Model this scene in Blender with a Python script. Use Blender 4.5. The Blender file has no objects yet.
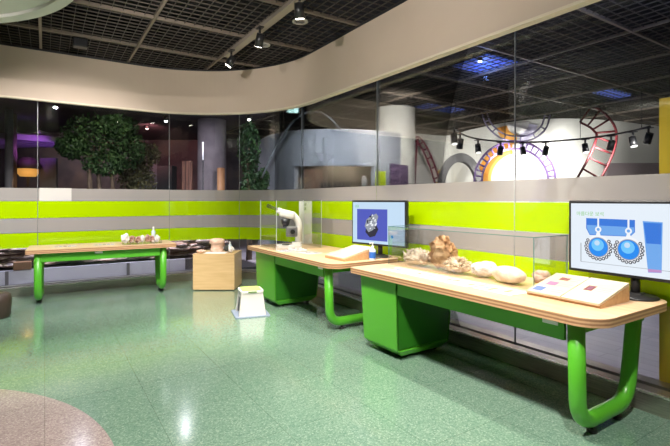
import bpy, bmesh, math, random
from mathutils import Vector, Matrix, noise
random.seed(7)
C = bpy.context.scene.collection
PI = math.pi
sc = bpy.context.scene
H = 1.42
YAW = math.radians(33.0)
FWD = Vector((math.sin(YAW), math.cos(YAW), 0)); RGT = Vector((math.cos(YAW), -math.sin(YAW), 0))

def far(lat, dep, z=0.0):
    """point in the hall given sideways offset and distance along the view axis"""
    v = FWD * dep + RGT * lat
    return Vector((v.x, v.y, z))
def fpx(px, dep, z=0.0):
    return far((px - 335) / 447.0 * dep, dep, z)

# ------------------------------------------------------------------ materials
MATS = {}
def mat(name, col, rough=0.5, metal=0.0, emit=None, estr=0.0, spec=0.5, coat=0.0):
    if name in MATS: return MATS[name]
    m = bpy.data.materials.new(name); m.use_nodes = True
    b = m.node_tree.nodes['Principled BSDF']
    b.inputs['Base Color'].default_value = (*col, 1)
    b.inputs['Roughness'].default_value = rough
    b.inputs['Metallic'].default_value = metal
    b.inputs['Specular IOR Level'].default_value = spec
    b.inputs['Coat Weight'].default_value = coat
    if emit:
        b.inputs['Emission Color'].default_value = (*emit, 1)
        b.inputs['Emission Strength'].default_value = estr
    MATS[name] = m
    return m
def nd(m, t, **kw):
    n = m.node_tree.nodes.new(t)
    for k, v in kw.items(): setattr(n, k, v)
    return n
def lk(m, a, b): m.node_tree.links.new(a, b)
def bsdf(m): return m.node_tree.nodes['Principled BSDF']
def ramp(m, stops):
    r = nd(m, 'ShaderNodeValToRGB'); e = r.color_ramp.elements
    while len(e) < len(stops): e.new(0.5)
    for x, (p, c) in zip(e, stops): x.position = p; x.color = (*c, 1)
    return r

def noisy(name, stops, scale, rough=0.6, stretch=(1, 1, 1), detail=4, bump=0.0, metal=0.0, coat=0.0, spec=0.5):
    m = mat(name, stops[0][1], rough, metal, coat=coat, spec=spec)
    tc = nd(m, 'ShaderNodeTexCoord'); mp = nd(m, 'ShaderNodeMapping'); n = nd(m, 'ShaderNodeTexNoise')
    mp.inputs['Scale'].default_value = stretch
    n.inputs['Scale'].default_value = scale; n.inputs['Detail'].default_value = detail
    lk(m, tc.outputs['Object'], mp.inputs['Vector']); lk(m, mp.outputs['Vector'], n.inputs['Vector'])
    r = ramp(m, stops); lk(m, n.outputs['Fac'], r.inputs['Fac']); lk(m, r.outputs['Color'], bsdf(m).inputs['Base Color'])
    if bump:
        bp = nd(m, 'ShaderNodeBump'); bp.inputs['Strength'].default_value = bump
        lk(m, n.outputs['Fac'], bp.inputs['Height']); lk(m, bp.outputs['Normal'], bsdf(m).inputs['Normal'])
    return m

def floor_material():
    m = mat('floor_terrazzo', (.25, .35, .28), 0.2, spec=0.7, coat=0.55)
    bsdf(m).inputs['Coat Roughness'].default_value = .12
    geo = nd(m, 'ShaderNodeNewGeometry')
    v = nd(m, 'ShaderNodeTexVoronoi'); v.inputs['Scale'].default_value = 120
    lk(m, geo.outputs['Position'], v.inputs['Vector'])
    sp = nd(m, 'ShaderNodeSeparateColor'); lk(m, v.outputs['Color'], sp.inputs['Color'])
    rg = ramp(m, [(0.0, (.105, .19, .145)), (0.4, (.142, .242, .18)), (0.75, (.166, .268, .20)), (1.0, (.25, .345, .27))])
    rp = ramp(m, [(0.0, (.25, .19, .19)), (0.4, (.32, .255, .25)), (0.75, (.36, .29, .28)), (1.0, (.44, .38, .36))])
    lk(m, sp.outputs['Red'], rg.inputs['Fac']); lk(m, sp.outputs['Red'], rp.inputs['Fac'])
    # round pinkish inlay
    d = nd(m, 'ShaderNodeVectorMath', operation='DISTANCE'); d.inputs[1].default_value = (-1.66, 2.74, 0.0)
    lk(m, geo.outputs['Position'], d.inputs[0])
    lt = nd(m, 'ShaderNodeMath', operation='LESS_THAN'); lt.inputs[1].default_value = 2.0
    lk(m, d.outputs['Value'], lt.inputs[0])
    mx = nd(m, 'ShaderNodeMix', data_type='RGBA')
    lk(m, lt.outputs[0], mx.inputs['Factor']); lk(m, rg.outputs['Color'], mx.inputs[6]); lk(m, rp.outputs['Color'], mx.inputs[7])
    br = nd(m, 'ShaderNodeTexBrick'); br.offset = 0.0; br.squash = 1.0
    br.inputs['Scale'].default_value = 1.0; br.inputs['Mortar Size'].default_value = 0.0022
    br.inputs['Brick Width'].default_value = 0.62; br.inputs['Row Height'].default_value = 0.62
    br.inputs['Color1'].default_value = (1, 1, 1, 1); br.inputs['Color2'].default_value = (.95, .965, .96, 1); br.inputs['Mortar'].default_value = (.62, .64, .62, 1)
    lk(m, geo.outputs['Position'], br.inputs['Vector'])
    mu = nd(m, 'ShaderNodeMix', data_type='RGBA', blend_type='MULTIPLY'); mu.inputs['Factor'].default_value = 1
    lk(m, mx.outputs[2], mu.inputs[6]); lk(m, br.outputs['Color'], mu.inputs[7])
    lk(m, mu.outputs[2], bsdf(m).inputs['Base Color'])
    n = nd(m, 'ShaderNodeTexNoise'); n.inputs['Scale'].default_value = 3.0; lk(m, geo.outputs['Position'], n.inputs['Vector'])
    mr = nd(m, 'ShaderNodeMapRange'); mr.inputs[3].default_value = .12; mr.inputs[4].default_value = .22
    lk(m, n.outputs['Fac'], mr.inputs[0]); lk(m, mr.outputs[0], bsdf(m).inputs['Roughness'])
    return m

def glass_material(name, tint=(.97, .99, .98), refl=1.0, ior=1.45):
    m = bpy.data.materials.new(name); m.use_nodes = True; nt = m.node_tree
    nt.nodes.remove(nt.nodes['Principled BSDF']); out = nt.nodes['Material Output']
    t = nd(m, 'ShaderNodeBsdfTransparent'); t.inputs['Color'].default_value = (*tint, 1)
    g = nd(m, 'ShaderNodeBsdfGlossy'); g.inputs['Roughness'].default_value = 0.0
    f = nd(m, 'ShaderNodeFresnel'); f.inputs['IOR'].default_value = ior
    mu = nd(m, 'ShaderNodeMath', operation='MULTIPLY'); mu.inputs[1].default_value = refl
    lk(m, f.outputs[0], mu.inputs[0])
    mx = nd(m, 'ShaderNodeMixShader'); lk(m, mu.outputs[0], mx.inputs[0]); lk(m, t.outputs[0], mx.inputs[1]); lk(m, g.outputs[0], mx.inputs[2])
    lk(m, mx.outputs[0], out.inputs['Surface'])
    return m

def film_material(name, col, clear, trans=0.25, gloss=0.04):
    m = bpy.data.materials.new(name); m.use_nodes = True; nt = m.node_tree
    nt.nodes.remove(nt.nodes['Principled BSDF']); out = nt.nodes['Material Output']
    d = nd(m, 'ShaderNodeBsdfDiffuse'); d.inputs['Color'].default_value = (*col, 1)
    tl = nd(m, 'ShaderNodeBsdfTranslucent'); tl.inputs['Color'].default_value = (*col, 1)
    a = nd(m, 'ShaderNodeMixShader'); a.inputs[0].default_value = trans; lk(m, d.outputs[0], a.inputs[1]); lk(m, tl.outputs[0], a.inputs[2])
    t = nd(m, 'ShaderNodeBsdfTransparent')
    b = nd(m, 'ShaderNodeMixShader'); b.inputs[0].default_value = clear; lk(m, a.outputs[0], b.inputs[1]); lk(m, t.outputs[0], b.inputs[2])
    g = nd(m, 'ShaderNodeBsdfGlossy'); g.inputs['Roughness'].default_value = 0.08
    c = nd(m, 'ShaderNodeMixShader'); c.inputs[0].default_value = gloss; lk(m, b.outputs[0], c.inputs[1]); lk(m, g.outputs[0], c.inputs[2])
    lk(m, c.outputs[0], out.inputs['Surface'])
    return m

def wood(name, c1, c2, axis=0, rough=0.4):
    st = [1.0, 1.0, 1.0]; st = [9.0, 9.0, 9.0]; st[axis] = 0.7
    return noisy(name, [(0.3, c1), (0.5, tuple((a + b) / 2 for a, b in zip(c1, c2))), (0.72, c2)], 3.2, rough, tuple(st), 5)

M_FLOOR = floor_material()
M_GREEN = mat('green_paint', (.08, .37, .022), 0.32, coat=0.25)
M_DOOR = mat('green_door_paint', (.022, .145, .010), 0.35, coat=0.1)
M_TOP = wood('tabletop_laminate', (.52, .335, .19), (.68, .49, .31), 0, 0.35)
def ply():
    m = mat('plywood_edge', (.4, .24, .12), .5)
    tc = nd(m, 'ShaderNodeTexCoord'); w = nd(m, 'ShaderNodeTexWave', wave_type='BANDS', bands_direction='Z')
    w.inputs['Scale'].default_value = 14; w.inputs['Distortion'].default_value = 0.6; w.inputs['Detail Scale'].default_value = 2
    lk(m, tc.outputs['Object'], w.inputs['Vector'])
    r = ramp(m, [(0.2, (.30, .15, .075)), (0.8, (.56, .33, .18))]); lk(m, w.outputs['Fac'], r.inputs['Fac']); lk(m, r.outputs['Color'], bsdf(m).inputs['Base Color'])
    return m
M_PLY = ply()
M_WBOX = wood('maple_veneer', (.55, .36, .17), (.66, .46, .24), 0, 0.45)
M_WEDGE = wood('stand_wood', (.46, .25, .11), (.60, .36, .17), 0, 0.45)
M_PAGE = noisy('panel_print_paper', [(0.4, (.56, .47, .33)), (0.65, (.63, .54, .40))], 6, 0.45)
M_WHITE = mat('white_plastic', (.80, .79, .77), .4)
M_PAPER = mat('paper', (.82, .82, .80), .6)
M_BLACK = mat('black_plastic', (.018, .018, .02), .35)
M_DGREY = mat('dark_grey_metal', (.06, .06, .065), .4, .6)
M_CHROME = mat('chrome', (.7, .7, .7), .15, 1.0)
M_STEEL = noisy('brushed_steel', [(0.3, (.38, .35, .31)), (0.7, (.56, .52, .46))], 6, .28, (1, 1, 30), 3, 0, 0.9)
M_GLASS = glass_material('clear_glass', (.955, .975, .97), 0.85)
M_ACRYL = glass_material('acrylic_pane', (.98, .99, .99), 0.45)
M_GLEDGE = mat('glass_edge', (.10, .22, .22), .2)
M_FGREEN = film_material('green_film', (.43, .67, .0), 0.02, 0.10, 0.05)
M_FGREY = film_material('frosted_film', (.41, .385, .375), 0.09, 0.12, 0.05)
M_CREAM = noisy('cream_plaster', [(0.4, (.66, .53, .43)), (0.6, (.68, .55, .45))], 1.5, .8, bump=0.02)
M_LIP = mat('light_lip', (.80, .70, .55), .6)
M_GRID = mat('grid_metal', (.078, .066, .055), .5, .2)
M_TEE = mat('tee_metal', (.21, .17, .135), .5, .2)
M_VOID = mat('plenum_black', (.006, .006, .007), .9)
M_OFFW = noisy('offwhite_paint', [(0.4, (.74, .72, .66)), (0.6, (.77, .75, .69))], 1.2, .8)

# ------------------------------------------------------------------ mesh helpers
def NB(): return bmesh.new()
def _xf(bm, verts, rot=None, loc=None):
    if rot is not None: bmesh.ops.rotate(bm, verts=verts, cent=(0, 0, 0), matrix=rot)
    if loc is not None: bmesh.ops.translate(bm, verts=verts, vec=Vector(loc))
def box(bm, c, s, rz=0.0, bevel=0.0, mi=0, rot=None, seg=2):
    r = bmesh.ops.create_cube(bm, size=1.0); vs = r['verts']
    bmesh.ops.scale(bm, verts=vs, vec=Vector(s))
    if bevel > 0:
        es = list({e for v in vs for e in v.link_edges})
        rb = bmesh.ops.bevel(bm, geom=es, offset=bevel, segments=seg, profile=0.5, affect='EDGES', clamp_overlap=True)
        vs = list({v for f in rb['faces'] for v in f.verts} | {v for v in vs if v.is_valid})
    R = rot if rot is not None else Matrix.Rotation(rz, 3, 'Z')
    _xf(bm, vs, R, c)
    for f in {f for v in vs for f in v.link_faces}: f.material_index = mi
    return vs
def cyl(bm, p0, p1, r0, r1=None, seg=20, mi=0, cap=True):
    r1 = r0 if r1 is None else r1
    p0 = Vector(p0); p1 = Vector(p1); d = p1 - p0
    r = bmesh.ops.create_cone(bm, cap_ends=cap, segments=seg, radius1=r0, radius2=r1, depth=d.length)
    q = d.to_track_quat('Z', 'Y').to_matrix()
    _xf(bm, r['verts'], q, (p0 + p1) / 2)
    for f in {f for v in r['verts'] for f in v.link_faces}:
        f.material_index = mi; f.smooth = len(f.verts) == 4
    return r['verts']
def tube(bm, pts, r, seg=16, mi=0, closed=False):
    pts = [Vector(p) for p in pts]; n = len(pts); rings = []
    up = None
    for i, p in enumerate(pts):
        a = pts[(i - 1) % n] if closed else pts[max(i - 1, 0)]; b = pts[(i + 1) % n] if closed else pts[min(i + 1, n - 1)]
        t = (b - a).normalized()
        if up is None:
            up = Vector((0, 0, 1)) if abs(t.z) < .9 else Vector((1, 0, 0))
        u = (up - t * up.dot(t)).normalized(); w = t.cross(u); up = u
        rr = r[i] if isinstance(r, (list, tuple)) else r
        rings.append([bm.verts.new(p + (u * math.cos(2 * PI * k / seg) + w * math.sin(2 * PI * k / seg)) * rr) for k in range(seg)])
    rng = range(n) if closed else range(n - 1)
    for i in rng:
        A, B = rings[i], rings[(i + 1) % n]
        for k in range(seg):
            f = bm.faces.new((A[k], A[(k + 1) % seg], B[(k + 1) % seg], B[k])); f.smooth = True; f.material_index = mi
    if not closed:
        for R, rev in ((rings[0], True), (rings[-1], False)):
            f = bm.faces.new(R[::-1] if rev else R); f.material_index = mi
def lathe(bm, prof, c=(0, 0, 0), seg=24, mi=0, axis=None):
    c = Vector(c); rings = []; new = []
    for r, z in prof:
        if r < 1e-5:
            v = bm.verts.new((0, 0, z)); rings.append([v]); new.append(v)
        else:
            ring = [bm.verts.new((r * math.cos(2 * PI * k / seg), r * math.sin(2 * PI * k / seg), z)) for k in range(seg)]; rings.append(ring); new += ring
    for A, B in zip(rings, rings[1:]):
        for k in range(seg):
            k2 = (k + 1) % seg
            if len(A) == 1 and len(B) == 1: continue
            if len(A) == 1: f = bm.faces.new((A[0], B[k2], B[k]))
            elif len(B) == 1: f = bm.faces.new((A[k], A[k2], B[0]))
            else: f = bm.faces.new((A[k], A[k2], B[k2], B[k]))
            f.smooth = True; f.material_index = mi
    _xf(bm, new, axis, c)
    return new
def prism(bm, out, z0, z1, mi=0, mi_side=None, smooth_side=False):
    b = [bm.verts.new((x, y, z0)) for x, y in out]; t = [bm.verts.new((x, y, z1)) for x, y in out]; n = len(out)
    f = bm.faces.new(b[::-1]); f.material_index = mi
    f = bm.faces.new(t); f.material_index = mi
    for i in range(n):
        f = bm.faces.new((b[i], b[(i + 1) % n], t[(i + 1) % n], t[i])); f.material_index = mi if mi_side is None else mi_side
def loft(bm, rings, mi=0, caps=True):
    R = [[bm.verts.new(p) for p in ring] for ring in rings]; n = len(R[0]); fs = []
    for A, B in zip(R, R[1:]):
        for k in range(n):
            f = bm.faces.new((A[k], A[(k + 1) % n], B[(k + 1) % n], B[k])); f.material_index = mi; fs.append(f)
    if caps:
        bm.faces.new(R[0][::-1]).material_index = mi; bm.faces.new(R[-1]).material_index = mi
    return fs
def rock(bm, c, s, seed=0, rough=.25, freq=1.6, sub=3, mi=0, rot=(0, 0, 0), flat=True, ridged=0.0):
    r = bmesh.ops.create_icosphere(bm, subdivisions=sub, radius=1.0); vs = r['verts']; o = Vector((seed * 7.3, seed * 3.1, seed * 1.7))
    for v in vs:
        n = noise.fractal(v.co * freq + o, 1.0, 2.0, 4)
        k = 1 + rough * n
        if ridged: k += ridged * abs(noise.noise(v.co * freq * 3.1 + o))
        v.co *= k
    bmesh.ops.scale(bm, verts=vs, vec=Vector(s))
    from mathutils import Euler
    _xf(bm, vs, Euler(rot).to_matrix(), c)
    for f in {f for v in vs for f in v.link_faces}: f.smooth = not flat; f.material_index = mi
    return vs
def rrect(x0, y0, x1, y1, rads, seg=8):
    """rounded outline; rads for corners (x0y0, x1y0, x1y1, x0y1)"""
    out = []
    for (cx, cy, a0, r, sx, sy) in ((x0, y0, PI, rads[0], 1, 1), (x1, y0, 1.5 * PI, rads[1], -1, 1), (x1, y1, 0, rads[2], -1, -1), (x0, y1, .5 * PI, rads[3], 1, -1)):
        if r <= 0: out.append((cx, cy)); continue
        ox, oy = cx + sx * r, cy + sy * r
        for k in range(seg + 1):
            a = a0 + k / seg * PI / 2; out.append((ox + r * math.cos(a), oy + r * math.sin(a)))
    return out
def bend(pts, r, n=7):
    """round the corners of a polyline"""
    P = [Vector(p) for p in pts]; out = [P[0]]
    for a, b, c in zip(P, P[1:], P[2:]):
        u = (a - b); v = (c - b); d = min(r, u.length * .49, v.length * .49); s = b + u.normalized() * d; e = b + v.normalized() * d
        for k in range(n + 1):
            t = k / n; out.append(s * (1 - t) ** 2 + b * 2 * t * (1 - t) + e * t * t)
    out.append(P[-1]); return out
def obj(name, bm, mats, parent=None, recalc=True):
    me = bpy.data.meshes.new(name)
    if recalc: bmesh.ops.recalc_face_normals(bm, faces=bm.faces[:])
    bm.to_mesh(me); bm.free()
    for m in (mats if isinstance(mats, (list, tuple)) else [mats]): me.materials.append(m)
    o = bpy.data.objects.new(name, me); C.objects.link(o)
    if parent is not None: o.parent = parent
    return o
def tag(o, label, cat, group=None):
    o['label'] = label; o['category'] = cat
    if group: o['group'] = group
    return o
def thing(name, label, cat, loc=(0, 0, 0), rz=0.0, group=None):
    o = bpy.data.objects.new(name, None); o.empty_display_size = .1; C.objects.link(o)
    o.location = loc; o.rotation_euler = (0, 0, rz)
    return tag(o, label, cat, group)
def struct(name, bm, mats, parent=None):
    o = obj(name, bm, mats, parent)
    if parent is None: o['kind'] = 'structure'
    return o
def dup(root, loc, rz, label=None, group=None):
    r = root.copy(); C.objects.link(r); r.location = loc; r.rotation_euler = (0, 0, rz)
    if label: r['label'] = label
    if group: r['group'] = group
    for ch in list(root.children):
        c = ch.copy(); C.objects.link(c); c.parent = r
        for g in list(ch.children):
            d = g.copy(); C.objects.link(d); d.parent = c
    return r

# ------------------------------------------------------------------ the wall line (glass), walked by length s from the near right end
AR = 1.5; S1 = 8.2; S2 = S1 + AR * PI / 2
def wp(s, off=0.0):
    if s <= S1: return Vector((3.55 - off, -1.5 + s, 0))
    if s <= S2:
        th = (s - S1) / AR; return Vector((2.05 + (AR - off) * math.cos(th), 6.7 + (AR - off) * math.sin(th), 0))
    return Vector((2.05 - (s - S2), 8.2 - off, 0))
def srange(a, b):
    S = [a] + [s for s in [S1 + (S2 - S1) * k / 20 for k in range(21)] if a + 1e-4 < s < b - 1e-4] + [b]
    return S
def wall_strip(bm, a, b, o0, o1, z0, z1, mi=0, smooth=True):
    S = srange(a, b); rings = []
    for s in S:
        p, q = wp(s, o0), wp(s, o1)
        rings.append([(p.x, p.y, z0), (q.x, q.y, z0), (q.x, q.y, z1), (p.x, p.y, z1)])
    for f in loft(bm, rings, mi): f.smooth = False
def sheet(bm, a, b, o, z0, z1, mi=0):
    S = srange(a, b); V = [(bm.verts.new((*wp(s, o).xy, z0)), bm.verts.new((*wp(s, o).xy, z1))) for s in S]
    for (p, q), (r, t) in zip(V, V[1:]):
        f = bm.faces.new((p, r, t, q)); f.material_index = mi
SEND = S2 + 6.2

# floor, ceilings, enclosing walls
bm = NB(); prism(bm, [(-4.6, -3.2), (3.72, -3.2), (3.72, 8.4), (-4.6, 8.4)], -.1, 0); struct('floor', bm, M_FLOOR)
M_HFLOOR = mat('hall_floor', (.36, .33, .38), .35)
def planks(m):
    geo = nd(m, 'ShaderNodeNewGeometry'); br = nd(m, 'ShaderNodeTexBrick'); mp = nd(m, 'ShaderNodeMapping'); mp.inputs['Rotation'].default_value = (0, 0, PI / 2)
    br.inputs['Scale'].default_value = 1; br.inputs['Brick Width'].default_value = 1.3; br.inputs['Row Height'].default_value = .14; br.inputs['Mortar Size'].default_value = .003
    br.inputs['Color1'].default_value = (.42, .38, .44, 1); br.inputs['Color2'].default_value = (.34, .31, .37, 1); br.inputs['Mortar'].default_value = (.2, .18, .22, 1)
    lk(m, geo.outputs['Position'], mp.inputs['Vector']); lk(m, mp.outputs['Vector'], br.inputs['Vector']); lk(m, br.outputs['Color'], bsdf(m).inputs['Base Color'])
planks(M_HFLOOR)
bm = NB(); prism(bm, [(3.74, -6), (20, -6), (20, 22), (3.74, 22)], -.1, 0.10); struct('floor_hall', bm, M_HFLOOR)
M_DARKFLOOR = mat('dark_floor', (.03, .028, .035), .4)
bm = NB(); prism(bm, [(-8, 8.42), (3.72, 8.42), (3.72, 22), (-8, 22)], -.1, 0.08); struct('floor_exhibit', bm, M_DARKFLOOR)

def grid(bm, x0, x1, y0, y1, z, step=.12, ox=-.05, oy=-.1, skip=None):
    i0 = math.ceil((x0 - ox) / step); i1 = math.floor((x1 - ox) / step)
    for i in range(i0, i1 + 1):
        x = ox + i * step; t = i % 10 == 0
        box(bm, (x, (y0 + y1) / 2, z + (.0 if t else .005)), (.034 if t else .006, y1 - y0, .04 if t else .014), mi=1 if t else 0)
    j0 = math.ceil((y0 - oy) / step); j1 = math.floor((y1 - oy) / step)
    for j in range(j0, j1 + 1):
        y = oy + j * step; t = j % 10 == 0
        box(bm, ((x0 + x1) / 2, y, z + (.001 if t else .006)), (x1 - x0, .034 if t else .006, .04 if t else .014), mi=1 if t else 0)
bm = NB(); grid(bm, -4.5, 3.62, -1.0, 8.3, 3.695); struct('ceiling', bm, [M_GRID, M_TEE])
bm = NB(); grid(bm, 3.68, 17, -3, 17, 3.72, .15, ox=3.7); struct('ceiling_hall', bm, [M_GRID, M_TEE])
bm = NB(); prism(bm, [(-8, -6), (20, -6), (20, 22), (-8, 22)], 4.5, 4.6); struct('ceiling_void', bm, M_VOID)
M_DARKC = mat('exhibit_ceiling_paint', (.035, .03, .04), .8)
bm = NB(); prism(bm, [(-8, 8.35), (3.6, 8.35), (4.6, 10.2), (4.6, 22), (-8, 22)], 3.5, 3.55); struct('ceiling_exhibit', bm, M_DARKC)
M_ROOMW = mat('room_wall_paint', (.30, .27, .25), .8)
bm = NB(); box(bm, (-4.7, 2.6, 2.2), (.15, 11.8, 4.6)); struct('wall_left', bm, M_ROOMW)
bm = NB(); box(bm, (-.5, -3.3, 2.2), (8.6, .15, 4.6)); struct('wall_back', bm, M_ROOMW)

# fascia above the glass, with its pale lower lip
FASC = [Vector((3.40, -1.5, 0)), Vector((3.40, 2.0, 0)), Vector((3.40, 4.5, 0))]
FASC += [Vector((1.28 + 2.12 * math.cos(a), 5.88 + 2.12 * math.sin(a), 0)) for a in [PI / 2 * k / 40 for k in range(41)]] + [Vector((-1.5, 8.0, 0)), Vector((-4.5, 8.0, 0))]
def fascia_strip(bm, o0, o1, z0, z1):
    n = len(FASC); rings = []
    for i, p in enumerate(FASC):
        d = (FASC[min(i + 1, n - 1)] - FASC[max(i - 1, 0)]); nn = Vector((d.y, -d.x, 0)).normalized()
        a, b = p + nn * o0, p + nn * o1; rings.append([(a.x, a.y, z0), (b.x, b.y, z0), (b.x, b.y, z1), (a.x, a.y, z1)])
    loft(bm, rings)
bm = NB(); fascia_strip(bm, 0, .07, 2.93, 3.65); struct('trim_1', bm, M_CREAM)
bm = NB(); fascia_strip(bm, -.012, .075, 2.905, 2.93); struct('trim_2', bm, M_LIP)
bm = NB(); fascia_strip(bm, -.01, .08, 3.65, 3.675); struct('trim_3', bm, M_DGREY)
# round canopy dropped from the ceiling
bm = NB(); lathe(bm, [(0, 3.16), (1.80, 3.16), (1.80, 3.13), (1.89, 3.12), (1.90, 3.16), (1.90, 3.66), (0, 3.66)], (-1.63, 3.96, 0), 96)
for f in bm.faces: f.smooth = False
struct('trim_4', bm, M_OFFW)

# glass panes with their coloured film bands
def s_right(y): return y + 1.5
def s_left(x): return S2 + (2.05 - x)
joints = [0, s_right(.49), s_right(2.49), s_right(4.48), s_right(6.47), S1 + 1.32, s_left(1.84), s_left(-.09), s_left(-2.02), SEND]
for i, (a, b) in enumerate(zip(joints, joints[1:])):
    bm = NB(); wall_strip(bm, a + .003, b - .003, -.006, .006, .10, 3.65)
    w = struct('window_%d' % (i + 1), bm, M_GLASS)
    bm = NB(); sheet(bm, a + .004, b - .004, .010, 1.405, 1.60, 0); sheet(bm, a + .004, b - .004, .010, .925, 1.14, 0)
    obj('frosted_film', bm, M_FGREY, w)
    bm = NB(); sheet(bm, a + .004, b - .004, .010, 1.145, 1.40); sheet(bm, a + .004, b - .004, .010, .70, .92)
    obj('green_film', bm, M_FGREEN, w)
# thin seam channels
for i, s in enumerate(joints[1:-1]):
    bm = NB(); wall_strip(bm, s - .003, s + .003, -.007, .008, .10, 3.65); struct('trim_%d' % (i + 5), bm, mat('seam_silicone', (.22, .23, .24), .3))
# steel plinth with a bright nosing and a glazing slot
bm = NB(); wall_strip(bm, 0, SEND, .03, .17, 0, .13); wall_strip(bm, 0, SEND, -.14, -.03, 0, .13); wall_strip(bm, 0, SEND, -.03, .03, 0, .105)
struct('baseboard_steel', bm, M_STEEL)
bm = NB(); wall_strip(bm, 0, SEND, .155, .178, .125, .14); struct('trim_20', bm, mat('nosing_steel', (.72, .69, .64), .25, .8))

# ------------------------------------------------------------------ tables
def u_leg(x, parent, D):
    pts = bend([(x, .095, .70), (x, .115, .085), (x, D - .27, .085), (x, D - .15, .70)], .16, 9)
    bm = NB(); tube(bm, pts, .048, 20); o = obj('leg', bm, M_GREEN, parent)
    for y in (.27, D - .40):
        b2 = NB(); cyl(b2, (x, y, .0), (x, y, .022), .03, .03, 14); cyl(b2, (x, y, .022), (x, y, .045), .012, .012, 10); obj('foot', b2, M_BLACK, o)
    return o
def make_table(name, label, loc, rz, L, D, pedestal, rads, group, pa=.12, pb=.66, lo=.18):
    t = thing(name, label, 'table', loc, rz, group)
    bm = NB(); prism(bm, rrect(0, 0, L, D, rads, 10), .70, .752, 0, 1)
    es = [e for e in bm.edges if all(v.co.z > .75 for v in e.verts)]
    obj('tabletop', bm, [M_TOP, M_PLY], t)
    bm = NB(); x0 = .10 if not pedestal else pb; x1 = L - lo - .055
    box(bm, ((x0 + x1) / 2, .075, .64), (x1 - x0, .025, .12)); obj('front_apron', bm, M_GREEN, t)
    bm = NB(); box(bm, (L / 2, D - .10, .65), (L - .3, .025, .10)); obj('back_apron', bm, M_GREEN, t)
    bm = NB(); box(bm, (L - lo, D / 2, .665), (.05, D - .2, .07), bevel=.006); obj('side_rail', bm, M_GREEN, t)
    u_leg(L - lo, t, D)
    if not pedestal:
        bm = NB(); box(bm, (.145, D / 2, .665), (.05, D - .2, .07), bevel=.006); obj('side_rail', bm, M_GREEN, t)
        u_leg(.14, t, D)
    else:
        bm = NB()
        def ring(xa, xb, ya, yb, z): return [(xa, ya, z), (xb, ya, z), (xb, yb, z), (xa, yb, z)]
        fs = loft(bm, [ring(pa + .10, pb - .01, .12, .62, .03), ring(pa + .05, pb + .02, .06, .69, .085), ring(pa, pb, .055, .78, .70)])
        bm.faces.ensure_lookup_table()
        face = max((f for f in fs if f.calc_center_median().z > .3), key=lambda f: f.calc_center_median().x)
        bmesh.ops.inset_region(bm, faces=[face], thickness=.035, depth=-.0)
        for v in face.verts: v.co.x -= .03
        inner = [v.co.copy() for v in face.verts]
        es = [e for e in bm.edges if len(e.link_faces) == 2 and e.calc_length() > .05]
        p = obj('pedestal', bm, M_GREEN, t)
        bv = p.modifiers.new('Bevel', 'BEVEL'); bv.width = .008; bv.segments = 2; bv.limit_method = 'ANGLE'
        c = sum(inner, Vector()) / 4
        b2 = NB(); q = [c + (v - c) * .95 + Vector((.006, 0, 0)) for v in inner]; q2 = [v + Vector((.012, 0, 0)) for v in q]
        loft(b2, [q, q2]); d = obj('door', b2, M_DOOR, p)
        b3 = NB(); box(b3, (pb - .002, .57, .60), (.006, .045, .034), bevel=.003); box(b3, (pb + .002, .57, .60), (.006, .02, .02), mi=1)
        o = obj('lock', b3, [M_WHITE, M_BLACK], p); o['label'] = 'small white lock plate'
        for (x, y) in ((pa + .14, .18), (pb - .06, .18), (pa + .14, .58), (pb - .06, .58)):
            b4 = NB(); cyl(b4, (x - .012, y, .02), (x + .012, y, .02), .02, .02, 16); box(b4, (x, y, .03), (.03, .03, .012)); obj('caster', b4, M_BLACK, p)
    for x in ([L - .32] if pedestal else [L * .45]):
        bm = NB(); box(bm, (x, .058, .675), (.10, .006, .028), bevel=.002); o = obj('name_plate', bm, M_WHITE, t); o['label'] = 'small white plate on the green apron'
    return t
LT, DT = 2.40, .98
GT = 'green display tables along the glass'
near_table = make_table('display_table', 'nearest long green table with wood top, carrying fossils behind a glass guard', (2.54, 3.66, 0), -PI / 2, LT, DT, True, (.05, .16, .16, .05), GT)
mid_table = make_table('display_table', 'green pedestal table with wood top carrying the microscope', (2.48, 6.20, 0), -PI / 2, 2.32, DT, True, (.05, .16, .16, .05), GT, .20, .84, .22)
left_table = make_table('display_table', 'shorter green table on two U legs by the left glass wall', (-.22, 7.15, 0), math.radians(-2.5), 1.92, .78, False, (.03, .03, .03, .03), GT)
TZ = .752

# ------------------------------------------------------------------ monitors
def E(name, col, s=1.0):
    m = mat(name, (0.01, 0.01, 0.01), .25, emit=col, estr=s * .74); return m
E_SKY = E('screen_pale_blue', (.56, .74, .93), .95)
E_PALE = E('screen_white_blue', (.80, .88, .97), .95)
E_IND = E('screen_indigo', (.075, .10, .52), .95)
E_BLUE = E('screen_blue', (.035, .19, .72), .95)
E_BLUE2 = E('screen_light_blue', (.16, .40, .85), .95)
E_AZ = E('screen_azure', (.01, .25, .85), 1.0)
E_AZ2 = E('screen_azure_light', (.15, .55, .95), 1.0)
E_DK = E('screen_dark', (.03, .03, .07), .6)
E_WH = E('screen_white', (.85, .88, .92), 1.0)
E_GN = E('screen_green', (.22, .62, .12), .9)
E_GY = E('screen_grey', (.33, .36, .42), .9)
E_PK = E('screen_pink', (.55, .30, .62), .9)
SCM = [E_SKY, E_PALE, E_IND, E_BLUE, E_BLUE2, E_AZ, E_AZ2, E_DK, E_WH, E_GY, E_GN, E_PK]
def poly(bm, pts, layer, mi):
    """flat picture shape on the screen face; local x right, z up, screen faces -y"""
    vs = [bm.verts.new((x, -.0225 - .0004 * layer, z)) for x, z in pts]
    f = bm.faces.new(vs); f.material_index = mi
    if f.normal.y > 0: f.normal_flip()
    return f
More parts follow.
